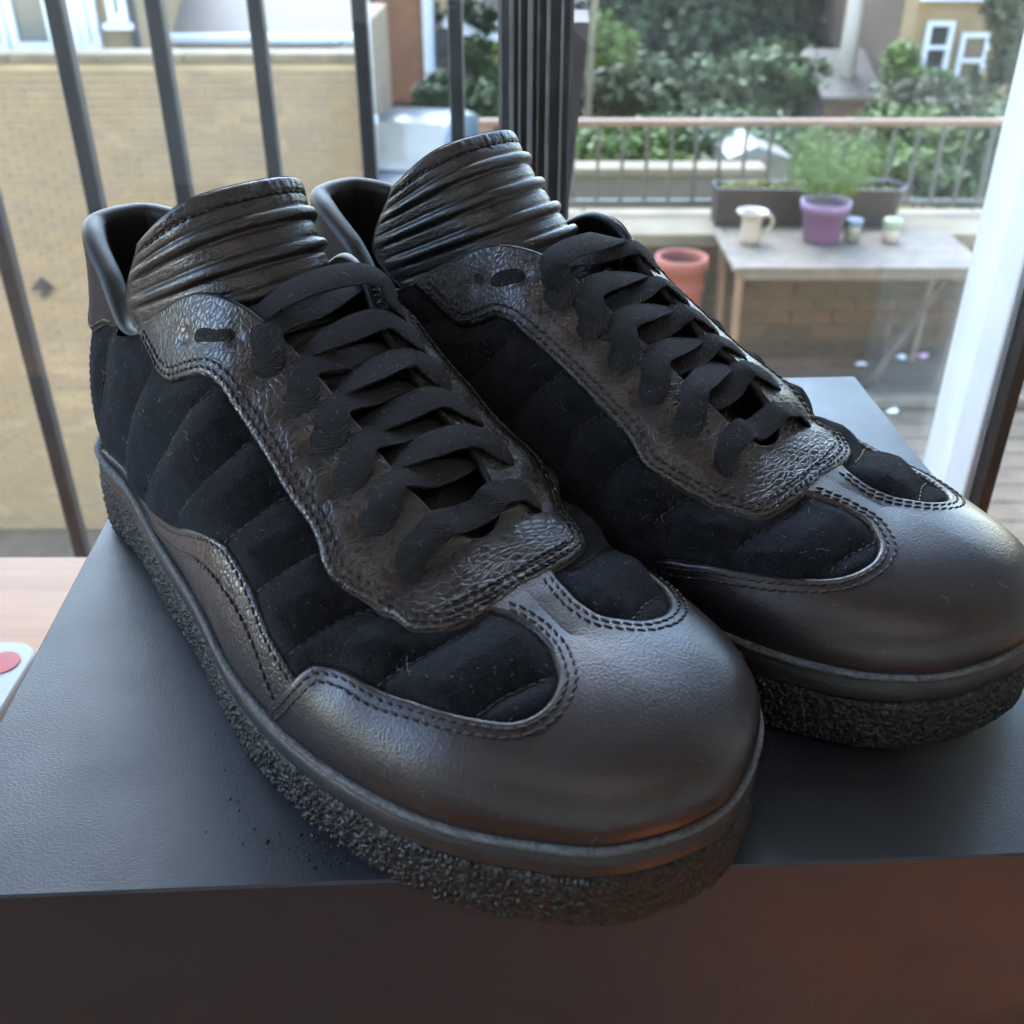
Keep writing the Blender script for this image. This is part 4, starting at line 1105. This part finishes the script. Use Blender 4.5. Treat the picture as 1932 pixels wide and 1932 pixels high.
for r_ in range(7):
    for c_ in range(ncol):
        o = sp if first else link(bpy.data.objects.new('slate', sp.data), rfo); first = False
        w = (e1.x-e0.x+.2)/ncol; o.scale = (w-.012, 1, 1); o.location = (e0.x-.1+w*(c_+(.25 if r_ % 2 else 0))-.0, .02+r_*.245, .018+r_*.1225); o.rotation_euler = (math.atan(.5)-.03, 0, 0)
m = MB(); m.tube([(e0.x-.1, -.12, -.06), (e1.x+.1, -.12, -.06)], .07, 10); m.build('gutter', M['white_paint'], ob)
m = MB(); m.tube([(e1.x-.14, -.06, -.06), (e1.x-.14, -.06, -2)], .13, 10); m.build('downpipe', M['zinc'], ob)
px_ = X(590, 80, OY); m = MB(); m.tube([(px_, -.02, -.1), (px_, -.02, -2)], .05, 10); m.build('downpipe', M['iron'], ob)

# --- orange brown house flank
GY = 21.0; g0 = ray_pt(716, 190, GY); g1 = ray_pt(802, 190, GY)
oh = empty('orange_house', (0, GY, g0.z)); tag(oh, 'orange brown rendered house flank between the white downpipe and the bars', 'house')
m = MB(); m.box(g0.x, g1.x, 0, 5, -3, 9); m.build('wall', M['orange_wall'], oh)
m = MB(); m.tube([(g1.x+.12, -.1, -.3), (g1.x+.12, -.1, 9)], .10, 10); m.build('downpipe', M['white_paint'], oh)
m = MB(); m.box(g0.x-.2, g1.x+.3, -.2, 5.2, 9, 9.3); m.build('roof', M['slate'], oh)

# --- lilac shed, red fence
s0, s1 = ray_pt(812, 215, 22.5), ray_pt(864, 100, 22.5)
sh = empty('garden_shed', (0, 22.5, s0.z)); tag(sh, 'lilac grey garden shed right of the orange house', 'shed')
m = MB(); m.box(s0.x, s1.x+.3, 0, 2, -1, s1.z-s0.z); m.build('wall', M['shed_grey'], sh)
m = MB(); m.prism([(s0.x-.15, s1.z-s0.z), (s1.x+.45, s1.z-s0.z), (s1.x+.45, s1.z-s0.z+.12), ((s0.x+s1.x)/2, s1.z-s0.z+.5), (s0.x-.15, s1.z-s0.z+.12)], -.1, 2.1); m.build('roof', M['slate'], sh)
f0, f1 = ray_pt(738, 238, 19.5), ray_pt(800, 188, 19.5)
fn = empty('red_fence', (0, 19.5, f0.z)); tag(fn, 'dark red board fence at the foot of the orange house', 'fence')
nb_ = 7
for i in range(nb_):
    a = f0.x+(f1.x-f0.x)*i/nb_; m = MB(); m.box(a+.01, a+(f1.x-f0.x)/nb_-.01, 0, .03, -.6, f1.z-f0.z+random.uniform(-.03, .03)); m.build('board', M['red_fence'], fn)
m = MB(); m.box(f0.x, f1.x, .031, .07, .1, .18); m.build('rail', M['red_fence'], fn)

# --- far house with a white window behind the bushes
fh = empty('far_house', (0, 34, 0)); tag(fh, 'far tan house with a white window at the top, left of the mullion', 'house')
q0, q1 = ray_pt(800, 120, 34), ray_pt(975, 120, 34)
m = MB(); m.box(q0.x, q1.x, .12, 6, q0.z-4, q0.z+9); m.build('wall', M['cream'], fh)
w0, w1 = ray_pt(902, 45, 34), ray_pt(950, -40, 34); sash(fh, w0.x, w1.x, w0.z, w0.z+1.9, M['pale_glass'], .12)
m = MB(); m.box(w0.x, w1.x, -.5, -.4, w0.z-.75, w0.z-.2); m.build('balcony', M['white_paint'], fh)

# --- blue car in the yard
cp = ray_pt(790, 300, 15.0); car = empty('parked_car', (cp.x-.1, 15.0, cp.z-.95), R(-12)); tag(car, 'blue car with pale windscreen parked between the bars beyond the wall', 'car')
prof = [(-.86, .25), (-.88, .62), (-.80, .78), (-.62, 1.38), (-.5, 1.46), (.5, 1.46), (.62, 1.38), (.80, .78), (.88, .62), (.86, .25)]
def car_section(w, top): return [(x*w, z if z < .9 else .78+(z-.78)*top) for x, z in prof]
secs = [(-1.9, .82, .02), (-1.75, .95, .05), (-1.0, 1.0, .10), (-.75, 1.0, .16), (-.1, .98, .98), (.9, .98, 1.0), (1.6, .95, .75), (1.9, .85, .1)]
vs = []; fs = []; k = len(prof)
for y, w, tp in secs: vs += [(x, y, z) for x, z in car_section(w, tp)]
for i in range(len(secs)-1): fs += [(i*k+j, (i+1)*k+j, (i+1)*k+(j+1) % k, i*k+(j+1) % k) for j in range(k)]
fs += [tuple(range(k)), tuple((len(secs)-1)*k+j for j in range(k-1, -1, -1))]
MB().add(vs, fs).build('body', M['car_blue'], car, True)
MB().add([(-.66, -.70, .96), (.66, -.70, .96), (.52, -.14, 1.46), (-.52, -.14, 1.46)], [(0, 1, 2, 3)]).build('windscreen', M['car_glass'], car)
for sx in (-1, 1):
    for y in (-1.25, 1.25):
        m = MB(); m.tube([(sx*.72, y, .31), (sx*.90, y, .31)], .31, 20); wl = m.build('wheel', M['tyre'], car, False)
        m = MB(); m.tube([(sx*.895, y, .31), (sx*.915, y, .31)], .19, 16); m.build('rim', M['alu_light'], wl)
    m = MB(); m.tube([(sx*.60, -1.86, .62), (sx*.60, -1.93, .62)], .10, 12); m.build('headlight', M['pale_glass'], car)
    m = MB(); m.tube([(sx*.93, -.62, .92), (sx*1.04, -.60, .95)], .07, 8); m.build('wing_mirror', M['car_blue'], car)
# yellow topped skip-like container behind it
y0, y1 = ray_pt(722, 288, 18), ray_pt(826, 250, 18)
ct = empty('yellow_container', (0, 18, y0.z-.5)); tag(ct, 'grey container with a pale yellow panel behind the blue car', 'container')
m = MB(); m.box(y0.x, y1.x+.1, 0, 1.6, -.6, y1.z-y0.z+.5, .03); m.build('body', M['zinc'], ct)
m = MB(); m.box(y0.x+.25, y1.x-.05, -.03, -.002, .52, y1.z-y0.z+.44); m.build('yellow_panel', M['yellow_sign'], ct)

# ------------------------------------------------------------------ plants
def leaf_cloud(rg, clumps, n, size, flat=.6):
    """many small leaf blades gathered in clumps"""
    V = np.empty((n*4, 3)); c = np.array([q[:3] for q in clumps]); r = np.array([q[3:6] for q in clumps]); wt = np.array([q[3]*q[4]*q[5] for q in clumps])**.7; wt /= wt.sum()
    k = rg.choice(len(clumps), n, p=wt); d = rg.normal(size=(n, 3)); d /= np.linalg.norm(d, axis=1)[:, None]; rad = rg.random(n)**.45
    p = c[k]+d*r[k]*rad[:, None]*(1+.18*rg.normal(size=(n, 1)))
    t = rg.normal(size=(n, 3)); t[:, 2] *= flat; t /= np.linalg.norm(t, axis=1)[:, None]; u = np.cross(t, d+rg.normal(size=(n, 3))*.6); u /= np.maximum(np.linalg.norm(u, axis=1), 1e-6)[:, None]
    s = size*(.6+.8*rg.random((n, 1)))
    V[0::4] = p-t*s; V[1::4] = p+u*s*.5; V[2::4] = p+t*s; V[3::4] = p-u*s*.5
    return V, np.arange(n*4).reshape(-1, 4)
_pc = [0]
def tree(name, label, cat, px, py, Y, rx, rz, mat, n=5000, size=.12, trunk=True, base=-6.9, ncl=16, group=None, lean=0):
    rg = np.random.default_rng(100+_pc[0]); _pc[0] += 1
    c = ray_pt(px, py, Y); root = empty(name, (c.x, Y, base)); tag(root, label, cat, group)
    cz = c.z-base; cl = []
    for i in range(ncl):
        a = rg.uniform(0, 2*math.pi); el = rg.uniform(-.8, 1.0); rr = rg.uniform(.25, .85)
        cl.append((rx*rr*math.cos(a)*math.sqrt(1-.6*el*el), rx*rr*math.sin(a)*.8, cz+rz*.75*el, rx*rg.uniform(.28, .5), rx*rg.uniform(.28, .5), rz*rg.uniform(.2, .38)))
    V, F = leaf_cloud(rg, cl, n, size)
    mesh_obj('crown', V, F, mat, root, False)
    m = MB(); r0 = max(.04, rx*.05)
    m.tube([(0, 0, 0), (lean*.3, 0, cz*.35), (lean, 0, cz)], [r0*1.3, r0, r0*.45], 8)
    for q in cl[:7]: m.tube([(lean*.6, 0, cz-rz*.55), (q[0]*.5, q[1]*.5, (cz-rz*.4+q[2])/2), (q[0], q[1], q[2])], [r0*.5, r0*.32, r0*.12], 6)
    m.build('trunk', M['bark'], root, True)
    return root
G1 = 'trees and shrubs in the gardens'
tree('evergreen_tree', 'large dark evergreen tree filling the top right of centre', 'tree', 1330, 70, 24, 3.1, 2.6, M['leaf_dark'], 15000, .13, ncl=34, group=G1)
tree('evergreen_tree', 'dark evergreen tree right of the large one, before the white post', 'tree', 1530, 60, 23, 1.7, 2.2, M['leaf_dark'], 8000, .12, ncl=20, group=G1)
tree('leafy_tree', 'grey green tree low in front of the dark evergreens', 'tree', 1290, 185, 20, 2.2, .95, M['leaf_grey'], 8000, .10, ncl=22, group=G1)
tree('leafy_tree', 'mid green tree low behind the handrail, right of centre', 'tree', 1470, 190, 19, 1.6, .9, M['leaf_mid'], 6500, .10, ncl=18, group=G1)
tree('shrub', 'loose yellow green shrub just right of the leaning board', 'shrub', 1140, 120, 18, .75, .8, M['leaf_lime'], 3000, .09, ncl=10, group=G1)
tree('shrub', 'tan and green shrub above the left end of the handrail', 'shrub', 1165, 180, 17, .7, .45, M['leaf_brown'], 2600, .09, ncl=10, group=G1)
tree('shrub', 'rounded bright green shrub under the yellow house windows', 'shrub', 1715, 165, 15.5, .72, .5, M['leaf_lime'], 3600, .07, ncl=12, group=G1)
tree('shrub', 'straggly brown green shrub along the handrail at far right', 'shrub', 1760, 205, 13.5, 1.1, .32, M['leaf_brown'], 3600, .06, ncl=14, group=G1)
tree('climber', 'dark brown climber on the yellow house at the right edge', 'plant', 1895, 90, 15.8, .42, 1.1, M['leaf_brown'], 3600, .06, ncl=14, group=G1)
tree('shrub', 'dark green shrub behind the bars at the far house', 'shrub', 850, 62, 25, 1.0, .75, M['leaf_dark'], 3600, .11, ncl=12, group=G1)
tree('shrub', 'yellow flowering shrub touching the left side of the mullion', 'shrub', 935, 110, 22, .55, .55, M['leaf_yellow'], 2200, .10, ncl=8, group=G1)
tree('shrub', 'mid green shrub between the last bar and the yellow shrub', 'shrub', 895, 150, 21, .55, .75, M['leaf_mid'], 2600, .10, ncl=9, group=G1)
tree('shrub', 'grey green round shrub above the blue car', 'shrub', 820, 190, 18.5, .6, .52, M['leaf_grey'], 3200, .08, ncl=11, group=G1)
tree('shrub', 'green shrub low left of the handrail end', 'shrub', 905, 205, 18, .7, .35, M['leaf_mid'], 2400, .08, ncl=9, group=G1)
tree('hedge', 'bright green hedge behind the railing, left part', 'hedge', 1165, 285, 12.5, .85, .34, M['leaf_lime'], 4200, .06, ncl=16, group=G1)
tree('hedge', 'green hedge behind the railing above the dark trough', 'hedge', 1400, 250, 13, 1.2, .3, M['leaf_mid'], 4200, .06, ncl=16, group=G1)
tree('hedge', 'lime hedge behind the railing right of the herb', 'hedge', 1690, 300, 10.5, .75, .48, M['leaf_lime'], 5200, .05, ncl=18, group=G1)
tree('hedge', 'green hedge behind the railing beside the white stile', 'hedge', 1850, 310, 10.0, .55, .5, M['leaf_mid'], 4200, .05, ncl=14, group=G1)
# wooded slope far behind everything
rgw = np.random.default_rng(77); cl = [(x, rgw.uniform(44, 58), rgw.uniform(-5.5, -1.5), 3.0, 3.0, 3.2) for x in np.linspace(-22, 40, 40)]
V, F = leaf_cloud(rgw, cl, 16000, .38); tag(mesh_obj('distant_wood', V, F, M['leaf_grey'], None, False), 'grey green mass of distant trees behind the gardens', 'wood', kind='stuff')

# --- blue grey roofed house between the board and the evergreen
bh = empty('blue_roof_house', (0, 32, 0)); tag(bh, 'house with a blue grey roof at the top beside the evergreen', 'house')
r0, r1 = ray_pt(1098, 66, 32), ray_pt(1225, 66, 32)
m = MB(); m.box(r0.x, r1.x, 0, 5, r0.z-4, r0.z); m.build('wall', M['cream'], bh)
m = MB(); m.add([(r0.x-.3, -.3, r0.z), (r1.x+.3, -.3, r0.z), (r1.x-.3, 4, r0.z+2.2), (r0.x+.1, 4, r0.z+2.2), (r0.x-.3, -.3, r0.z-.15), (r1.x+.3, -.3, r0.z-.15)], [(0, 1, 2, 3), (0, 4, 5, 1)]); m.build('roof', M['roof_blue'], bh)
# white post, pale birch stem
p = ray_pt(1597, 128, 18); m = MB(); m.tube([(p.x, 18, p.z-1.2), (p.x, 18, p.z+.1), (p.x+.02, 18, p.z+3)], [.15, .145, .14], 12); tag(m.build('white_post', M['china'], smooth=True), 'thick white post between the evergreens and the brown house flank', 'post')
k0, k1 = ray_pt(1556, 205, 17.4), ray_pt(1655, 182, 17.4)
gs = empty('low_store', (0, 17.4, k0.z-1)); tag(gs, 'low dark garden store with grey roof in front of the white post', 'shed')
m = MB(); m.box(k0.x, k1.x, 0, 1.3, -3.2, k1.z-k0.z+1); m.build('wall', M['brown_wall'], gs)
m = MB(); m.add([(k0.x-.1, -.12, k1.z-k0.z+1.01), (k1.x+.1, -.12, k1.z-k0.z+1.01), (k1.x+.1, 1.4, k1.z-k0.z+1.5), (k0.x-.1, 1.4, k1.z-k0.z+1.5), (k0.x-.1, -.12, k1.z-k0.z+.95), (k1.x+.1, -.12, k1.z-k0.z+.95), (k1.x+.1, 1.4, k1.z-k0.z+1.42), (k0.x-.1, 1.4, k1.z-k0.z+1.42)], [(0, 1, 2, 3), (7, 6, 5, 4), (0, 4, 5, 1), (1, 5, 6, 2), (3, 2, 6, 7), (0, 3, 7, 4)]); m.build('roof', M['slate'], gs)
p = ray_pt(1110, 200, 16); q = ray_pt(1118, 60, 16); m = MB(); m.tube([(p.x+.05, 16, -6.9), (p.x, 16, p.z), (q.x, 16, q.z), (q.x+.1, 16, q.z+2)], [.07, .05, .045, .03], 8); tag(m.build('bare_stem', M['stone'], smooth=True), 'thin pale bare stem just right of the leaning board', 'trunk')

# --- yellow brick house, top right
YH = 17.0; c0 = ray_pt(1703, 170, YH); c1 = ray_pt(1990, 170, YH)
yh = empty('yellow_house', (0, YH, c0.z)); tag(yh, 'yellow brick house with two white sash windows, top right', 'house')
m = MB(); m.box(c0.x, c1.x, 0, 6, -5, 5); m.build('wall', M['yellow_wall'], yh)
fl = ray_pt(1648, 170, YH+1.5); m = MB(); m.box(fl.x, c0.x-.01, .6, 6, -5, 5); m.build('flank', M['brown_wall'], yh)
for (xa, xb, ya, yb) in ((1745, 1792, 40, 138), (1808, 1858, 62, 165)):
    a0, a1 = ray_pt(xa, yb, YH-.05), ray_pt(xb, ya, YH-.05); xm = ray_pt((xa+xb)/2, (ya+yb)/2, YH-.05).x; hw = (xb-xa)/2/1981*16.9
    w = sash(yh, xm-hw, xm+hw, a0.z-c0.z, a1.z-c0.z, M['dark_glass'], .065, -.06)
cz = ray_pt(1850, 2, YH-.1).z-c0.z; m = MB(); m.box(c0.x, c1.x, -.12, -.005, cz, cz+.16); m.build('string_course', M['white_paint'], yh)
m = MB(); m.box(c0.x-.3, c1.x, -.3, 6.3, 5, 5.3); m.build('roof', M['slate'], yh)

# --- garden walls and a pale greenhouse beyond the terrace
w0, w1 = ray_pt(1060, 385, 9.2), ray_pt(1330, 330, 9.2)
m = MB(); m.box(w0.x-.6, w1.x+.5, 9.2, 9.4, w0.z-1, w1.z); gwall = m.build('garden_wall', M['tarmac']); tag(gwall, 'grey garden wall behind the railing at left, below the bright hedge', 'wall')
m = MB(); m.box(w0.x-.62, w1.x+.52, 9.16, 9.44, w1.z+.002, w1.z+.06); m.build('coping', M['stone'], gwall)
gh0, gh1 = ray_pt(1375, 335, 11.5), ray_pt(1475, 275, 11.5)
gh = empty('greenhouse', (0, 11.5, gh0.z)); tag(gh, 'small pale greenhouse behind the railing above the trough', 'greenhouse')
hh = gh1.z-gh0.z; m = MB(); m.box(gh0.x, gh1.x+.1, 0, 1.2, -.6, hh*.6); m.build('glass_wall', M['pale_glass'], gh)
m = MB(); m.prism([(gh0.x-.03, hh*.6+.002), (gh1.x+.13, hh*.6+.002), ((gh0.x+gh1.x)/2, hh)], -.02, 1.22); m.build('roof', M['zinc'], gh)

# ------------------------------------------------------------------ neighbour's roof terrace
FZ = -2.02; PY = 5.36; PZ = -1.372
ter = empty('terrace_wall', (0, PY, FZ)); tag(ter, 'mossy brick parapet wall with pale coping behind the garden table', 'wall')
ph = PZ-FZ-.07
m = MB(); m.box(-.3, 3.2, .005, .40, -4.5, ph); m.build('mortar_core', M['dark_mortar'], ter)
brick_face(ter, -.3, 3.2, .005, ph, .012, M['old_brick'], seed=9, limit=300, prefer=lambda c: abs(c[0]-1.5))
for i in range(5):
    a = -.32+i*.71; m = MB(); m.box(a+.003, a+.707, -.04, .44, ph+.001, ph+.071, .006); m.build('coping_stone', M['stone'], ter)
dk = MB(); dk.box(-.3, 3.2, 2.2, PY-.02, FZ-.2, FZ-.032); dko = struct(dk.build('terrace_deck', M['dark_mortar']))
for i in range(22):
    y1_ = PY-.03-i*.145; m = MB(); m.box(-.3, 3.2, y1_-.138, y1_, FZ-.03, FZ+random.uniform(-.002, .002), .003); m.build('plank', M['deck'], dko)
m = MB(); m.box(-.3, 3.2, 4.62, 4.70, FZ+.003, FZ+.05, .004); tag(m.build('deck_batten', M['grey_wood']), 'grey batten lying across the terrace deck before the table', 'batten')

# railing on the parapet
RY = PY+.34; tr_ = empty('terrace_railing', (0, RY, PZ)); tag(tr_, 'grey iron terrace railing with pinkish wooden handrail', 'railing')
zt = ray_pt(1400, 231, RY).z-PZ
m = MB(); m.box(-.17, 3.2, -.03, .03, zt-.016, zt+.016, .004); m.build('handrail', M['rail_wood'], tr_)
m = MB(); m.box(-.17, 3.2, -.012, .012, .05, .075); m.build('bottom_rail', M['rail_iron'], tr_)
for i in range(26):
    x = -.06+i*.1285; m = MB(); m.box(x-.0085, x+.0085, -.0085, .0085, .076 if i else .002, zt-.017); m.build('baluster', M['rail_iron'], tr_)
m = MB(); m.box(-.17, -.10, -.035, .035, 0.0, zt-.017, .004); m.build('end_post', M['rail_wood'], tr_)

# table
TZ = -1.354; gt_ = empty('garden_table', (1.6, 5.0, FZ)); tag(gt_, 'silvered wooden garden table on the terrace', 'table')
ty0, ty1 = 4.74, 5.29; nsl = 7
for i in range(nsl):
    a = ty0+(ty1-ty0)*i/nsl; m = MB(); m.box(-.57, .62, a-5.0+.0025, a-5.0+(ty1-ty0)/nsl-.0025, TZ-FZ-.022, TZ-FZ+random.uniform(-.0015, .0015), .002); m.build('slat', M['grey_wood'], gt_)
m = MB(); m.box(-.53, .58, ty0-5.0+.01, ty0-5.0+.03, TZ-FZ-.06, TZ-FZ-.023); m.box(-.53, .58, ty1-5.0-.03, ty1-5.0-.01, TZ-FZ-.06, TZ-FZ-.023); m.build('apron', M['grey_wood'], gt_)
for x, dx in ((-.53, .02), (.56, -.02)):
    for y, sg in ((ty0-5.0+.05, 1), (ty1-5.0-.05, -1)):
        m = MB(); m.tube([(x, y, TZ-FZ-.03), (x+dx, y+sg*.02, 0.0)], .019, 8); m.build('leg', M['rail_wood'] if x < 0 else M['grey_wood'], gt_)
m = MB(); m.tube([(.47, -.2, TZ-FZ-.03), (.20, -.12, .0)], .016, 8); m.build('brace', M['old_wood'], gt_)

# purple pot with herb
pc = ray_pt(1546, 449, 5.18); pot = empty('herb_pot', (pc.x, 5.16, TZ)); tag(pot, 'purple plastic pot of green herb on the garden table', 'plant pot')
m = MB(); m.lathe([(0, .002), (.082, .002), (.088, .006), (.108, .150), (.118, .152), (.122, .196), (.115, .199), (.108, .190), (.104, .165)], 40); m.build('pot', M['purple'], pot, True)
m = MB(); m.lathe([(0, .172), (.104, .168)], 24); m.build('soil', M['soil'], pot)
rgh = np.random.default_rng(5); V = []; F = []
for i in range(520):
    a = rgh.uniform(0, 6.283); r_ = rgh.random()**.5*.085; tip = rgh.uniform(.05, .19)*(.6+r_*6); h = rgh.uniform(.16, .40)
    x, y = r_*math.cos(a), r_*math.sin(a); p0 = np.array([x, y, .17]); p2 = np.array([x+tip*math.cos(a), y+tip*math.sin(a), .17+h*(1-.15*tip/.2)]); p1 = (p0+p2)/2+np.array([0, 0, h*.12])
    for k in range(9):
        t = .3+.7*k/9; c = (1-t)**2*p0+2*t*(1-t)*p1+t*t*p2; d = rgh.normal(size=3); d[2] = abs(d[2])+.4; d /= np.linalg.norm(d); u = np.cross(d, rgh.normal(size=3)); u /= np.linalg.norm(u); s = rgh.uniform(.010, .022); b_ = len(V)
        V += [c, c+d*s*.6+u*s*.2, c+d*s*1.5, c+d*s*.6-u*s*.2]; F.append((b_, b_+1, b_+2, b_+3))
mesh_obj('herb', np.array(V), F, M['leaf_herb'], pot, False)

# jug, jars
def lathe_thing(name, label, cat, px, py, Y, parts, z=TZ):
    c = ray_pt(px, py, Y); root = empty(name, (c.x, Y, z)); tag(root, label, cat)
    for nm, prof, mat in parts: m = MB(); m.lathe(prof, 32); m.build(nm, M[mat], root, True)
    return root
jg = lathe_thing('jug', 'white china jug with a handle on the garden table', 'jug', 1416, 438, 5.12, [('body', [(0, .001), (.045, .001), (.048, .03), (.046, .11), (.054, .135), (.076, .150), (.076, .158), (.070, .156), (.041, .130), (.041, .03), (0, .025)], 'china')])
m = MB(); m.tube([(.048, 0, .130), (.09, 0, .136), (.104, 0, .105), (.088, 0, .065), (.046, 0, .05)], .009, 8); m.build('handle', M['china'], jg, True)
lathe_thing('jar', 'small blue lidded jar right of the purple pot', 'jar', 1609, 434, 5.16, [('body', [(0, .001), (.034, .001), (.040, .008), (.040, .07), (.036, .078)], 'lid_grey'), ('lid', [(.042, .078), (.044, .082), (.044, .104), (.040, .108), (0, .108)], 'blue_jar')])
lathe_thing('jar', 'small pale green lidded jar at the right end of the table', 'jar', 1681, 438, 5.14, [('body', [(0, .001), (.034, .001), (.040, .008), (.040, .06), (.036, .068)], 'china'), ('lid', [(.042, .066), (.045, .072), (.045, .108), (.040, .114), (0, .114)], 'green_jar')])
# trough on the coping
tc_ = ray_pt(1345, 420, 5.5); td = ray_pt(1700, 420, 5.5); L_ = td.x-tc_.x; tg_ = empty('planter_trough', (tc_.x, 5.52, PZ)); tag(tg_, 'long dark planter trough of yellow stonecrop on the parapet coping', 'planter')
def hexa(d, x0, x1): return [(x0, -.07-d), (x1-.06, -.11-d), (x1+d, 0), (x1-.06, .11+d), (x0, .07+d), (x0-d, .03)]
b0_, b1_ = hexa(-.012, .0, L_-.02), hexa(.008, 0, L_); n6 = 6; hgt = .20
vs = [(x, y, .001) for x, y in b0_]+[(x, y, hgt) for x, y in b1_]+[(x*.985+.008, y*.82, hgt) for x, y in b1_]+[(x*.985+.008, y*.80, hgt-.06) for x, y in b1_]
fs = [tuple(range(5, -1, -1))]
for Lr in range(3): fs += [(Lr*6+i, Lr*6+(i+1) % 6, (Lr+1)*6+(i+1) % 6, (Lr+1)*6+i) for i in range(6)]
MB().add(vs, fs).build('trough', M['trough'], tg_)
MB().add([(x*.985+.008, y*.80, hgt-.045) for x, y in b1_], [tuple(range(6))]).build('soil', M['soil'], tg_)
rgs = np.random.default_rng(8); V, F = leaf_cloud(rgs, [(x, rgs.uniform(-.03, .03), hgt-.02, .06, .05, .035) for x in np.linspace(.07, L_*.42, 9)]+[(x, 0, hgt-.03, .05, .04, .02) for x in np.linspace(L_*.68, L_-.1, 5)], 2600, .011)
mesh_obj('stonecrop', V, F, M['leaf_yellow'], tg_, False)
# terracotta pot on the deck
tp = ray_pt(1288, 486, 5.04); tpr = empty('terracotta_pot', (tp.x, 5.06, FZ)); tag(tpr, 'tall terracotta pot standing left of the garden table', 'plant pot')
hp_ = tp.z-FZ; m = MB(); m.lathe([(0, .001), (.085, .001), (.092, .01), (.108, hp_*.55), (.112, hp_*.72), (.120, hp_*.74), (.120, hp_*.77), (.114, hp_*.78), (.117, hp_-.075), (.132, hp_-.06), (.136, hp_-.03), (.130, hp_), (.112, hp_), (.106, hp_-.03), (.100, hp_-.06)], 40); m.build('pot', M['terracotta'], tpr, True)
m = MB(); m.lathe([(0, hp_-.055), (.102, hp_-.055)], 24); m.build('soil', M['soil'], tpr)
# litter on the deck
M['foil'] = plain('white_litter', (.55, .57, .58), .5, .1, 20)
M['pink'] = plain('pink_litter', (.45, .22, .35), .5, .1, 20)
for px, py, mt, lb in ((1686, 778, 'foil', 'white scrap of litter on the deck near the box corner'), (1625, 690, 'foil', 'white scrap of litter under the garden table brace'), (1740, 674, 'pink', 'pink wrapper on the deck beside the white stile'), (1700, 676, 'foil', 'pale wrapper on the deck left of the pink one')):
    a = R(PITCH)+math.atan((py-966)/1981); Y = (CAM_H-FZ)/math.tan(a); p = ray_pt(px, py, Y); m = MB(); rr = random.Random(px)
    ring = [(p.x+.035*rr.uniform(.6, 1.2)*math.cos(i*.785), Y+.022*rr.uniform(.6, 1.2)*math.sin(i*.785), FZ+.004+rr.uniform(0, .01)) for i in range(8)]
    m.add(ring+[(p.x, Y, FZ+.025)], [(i, (i+1) % 8, 8) for i in range(8)]); tag(m.build('litter', M[mt]), lb, 'litter')
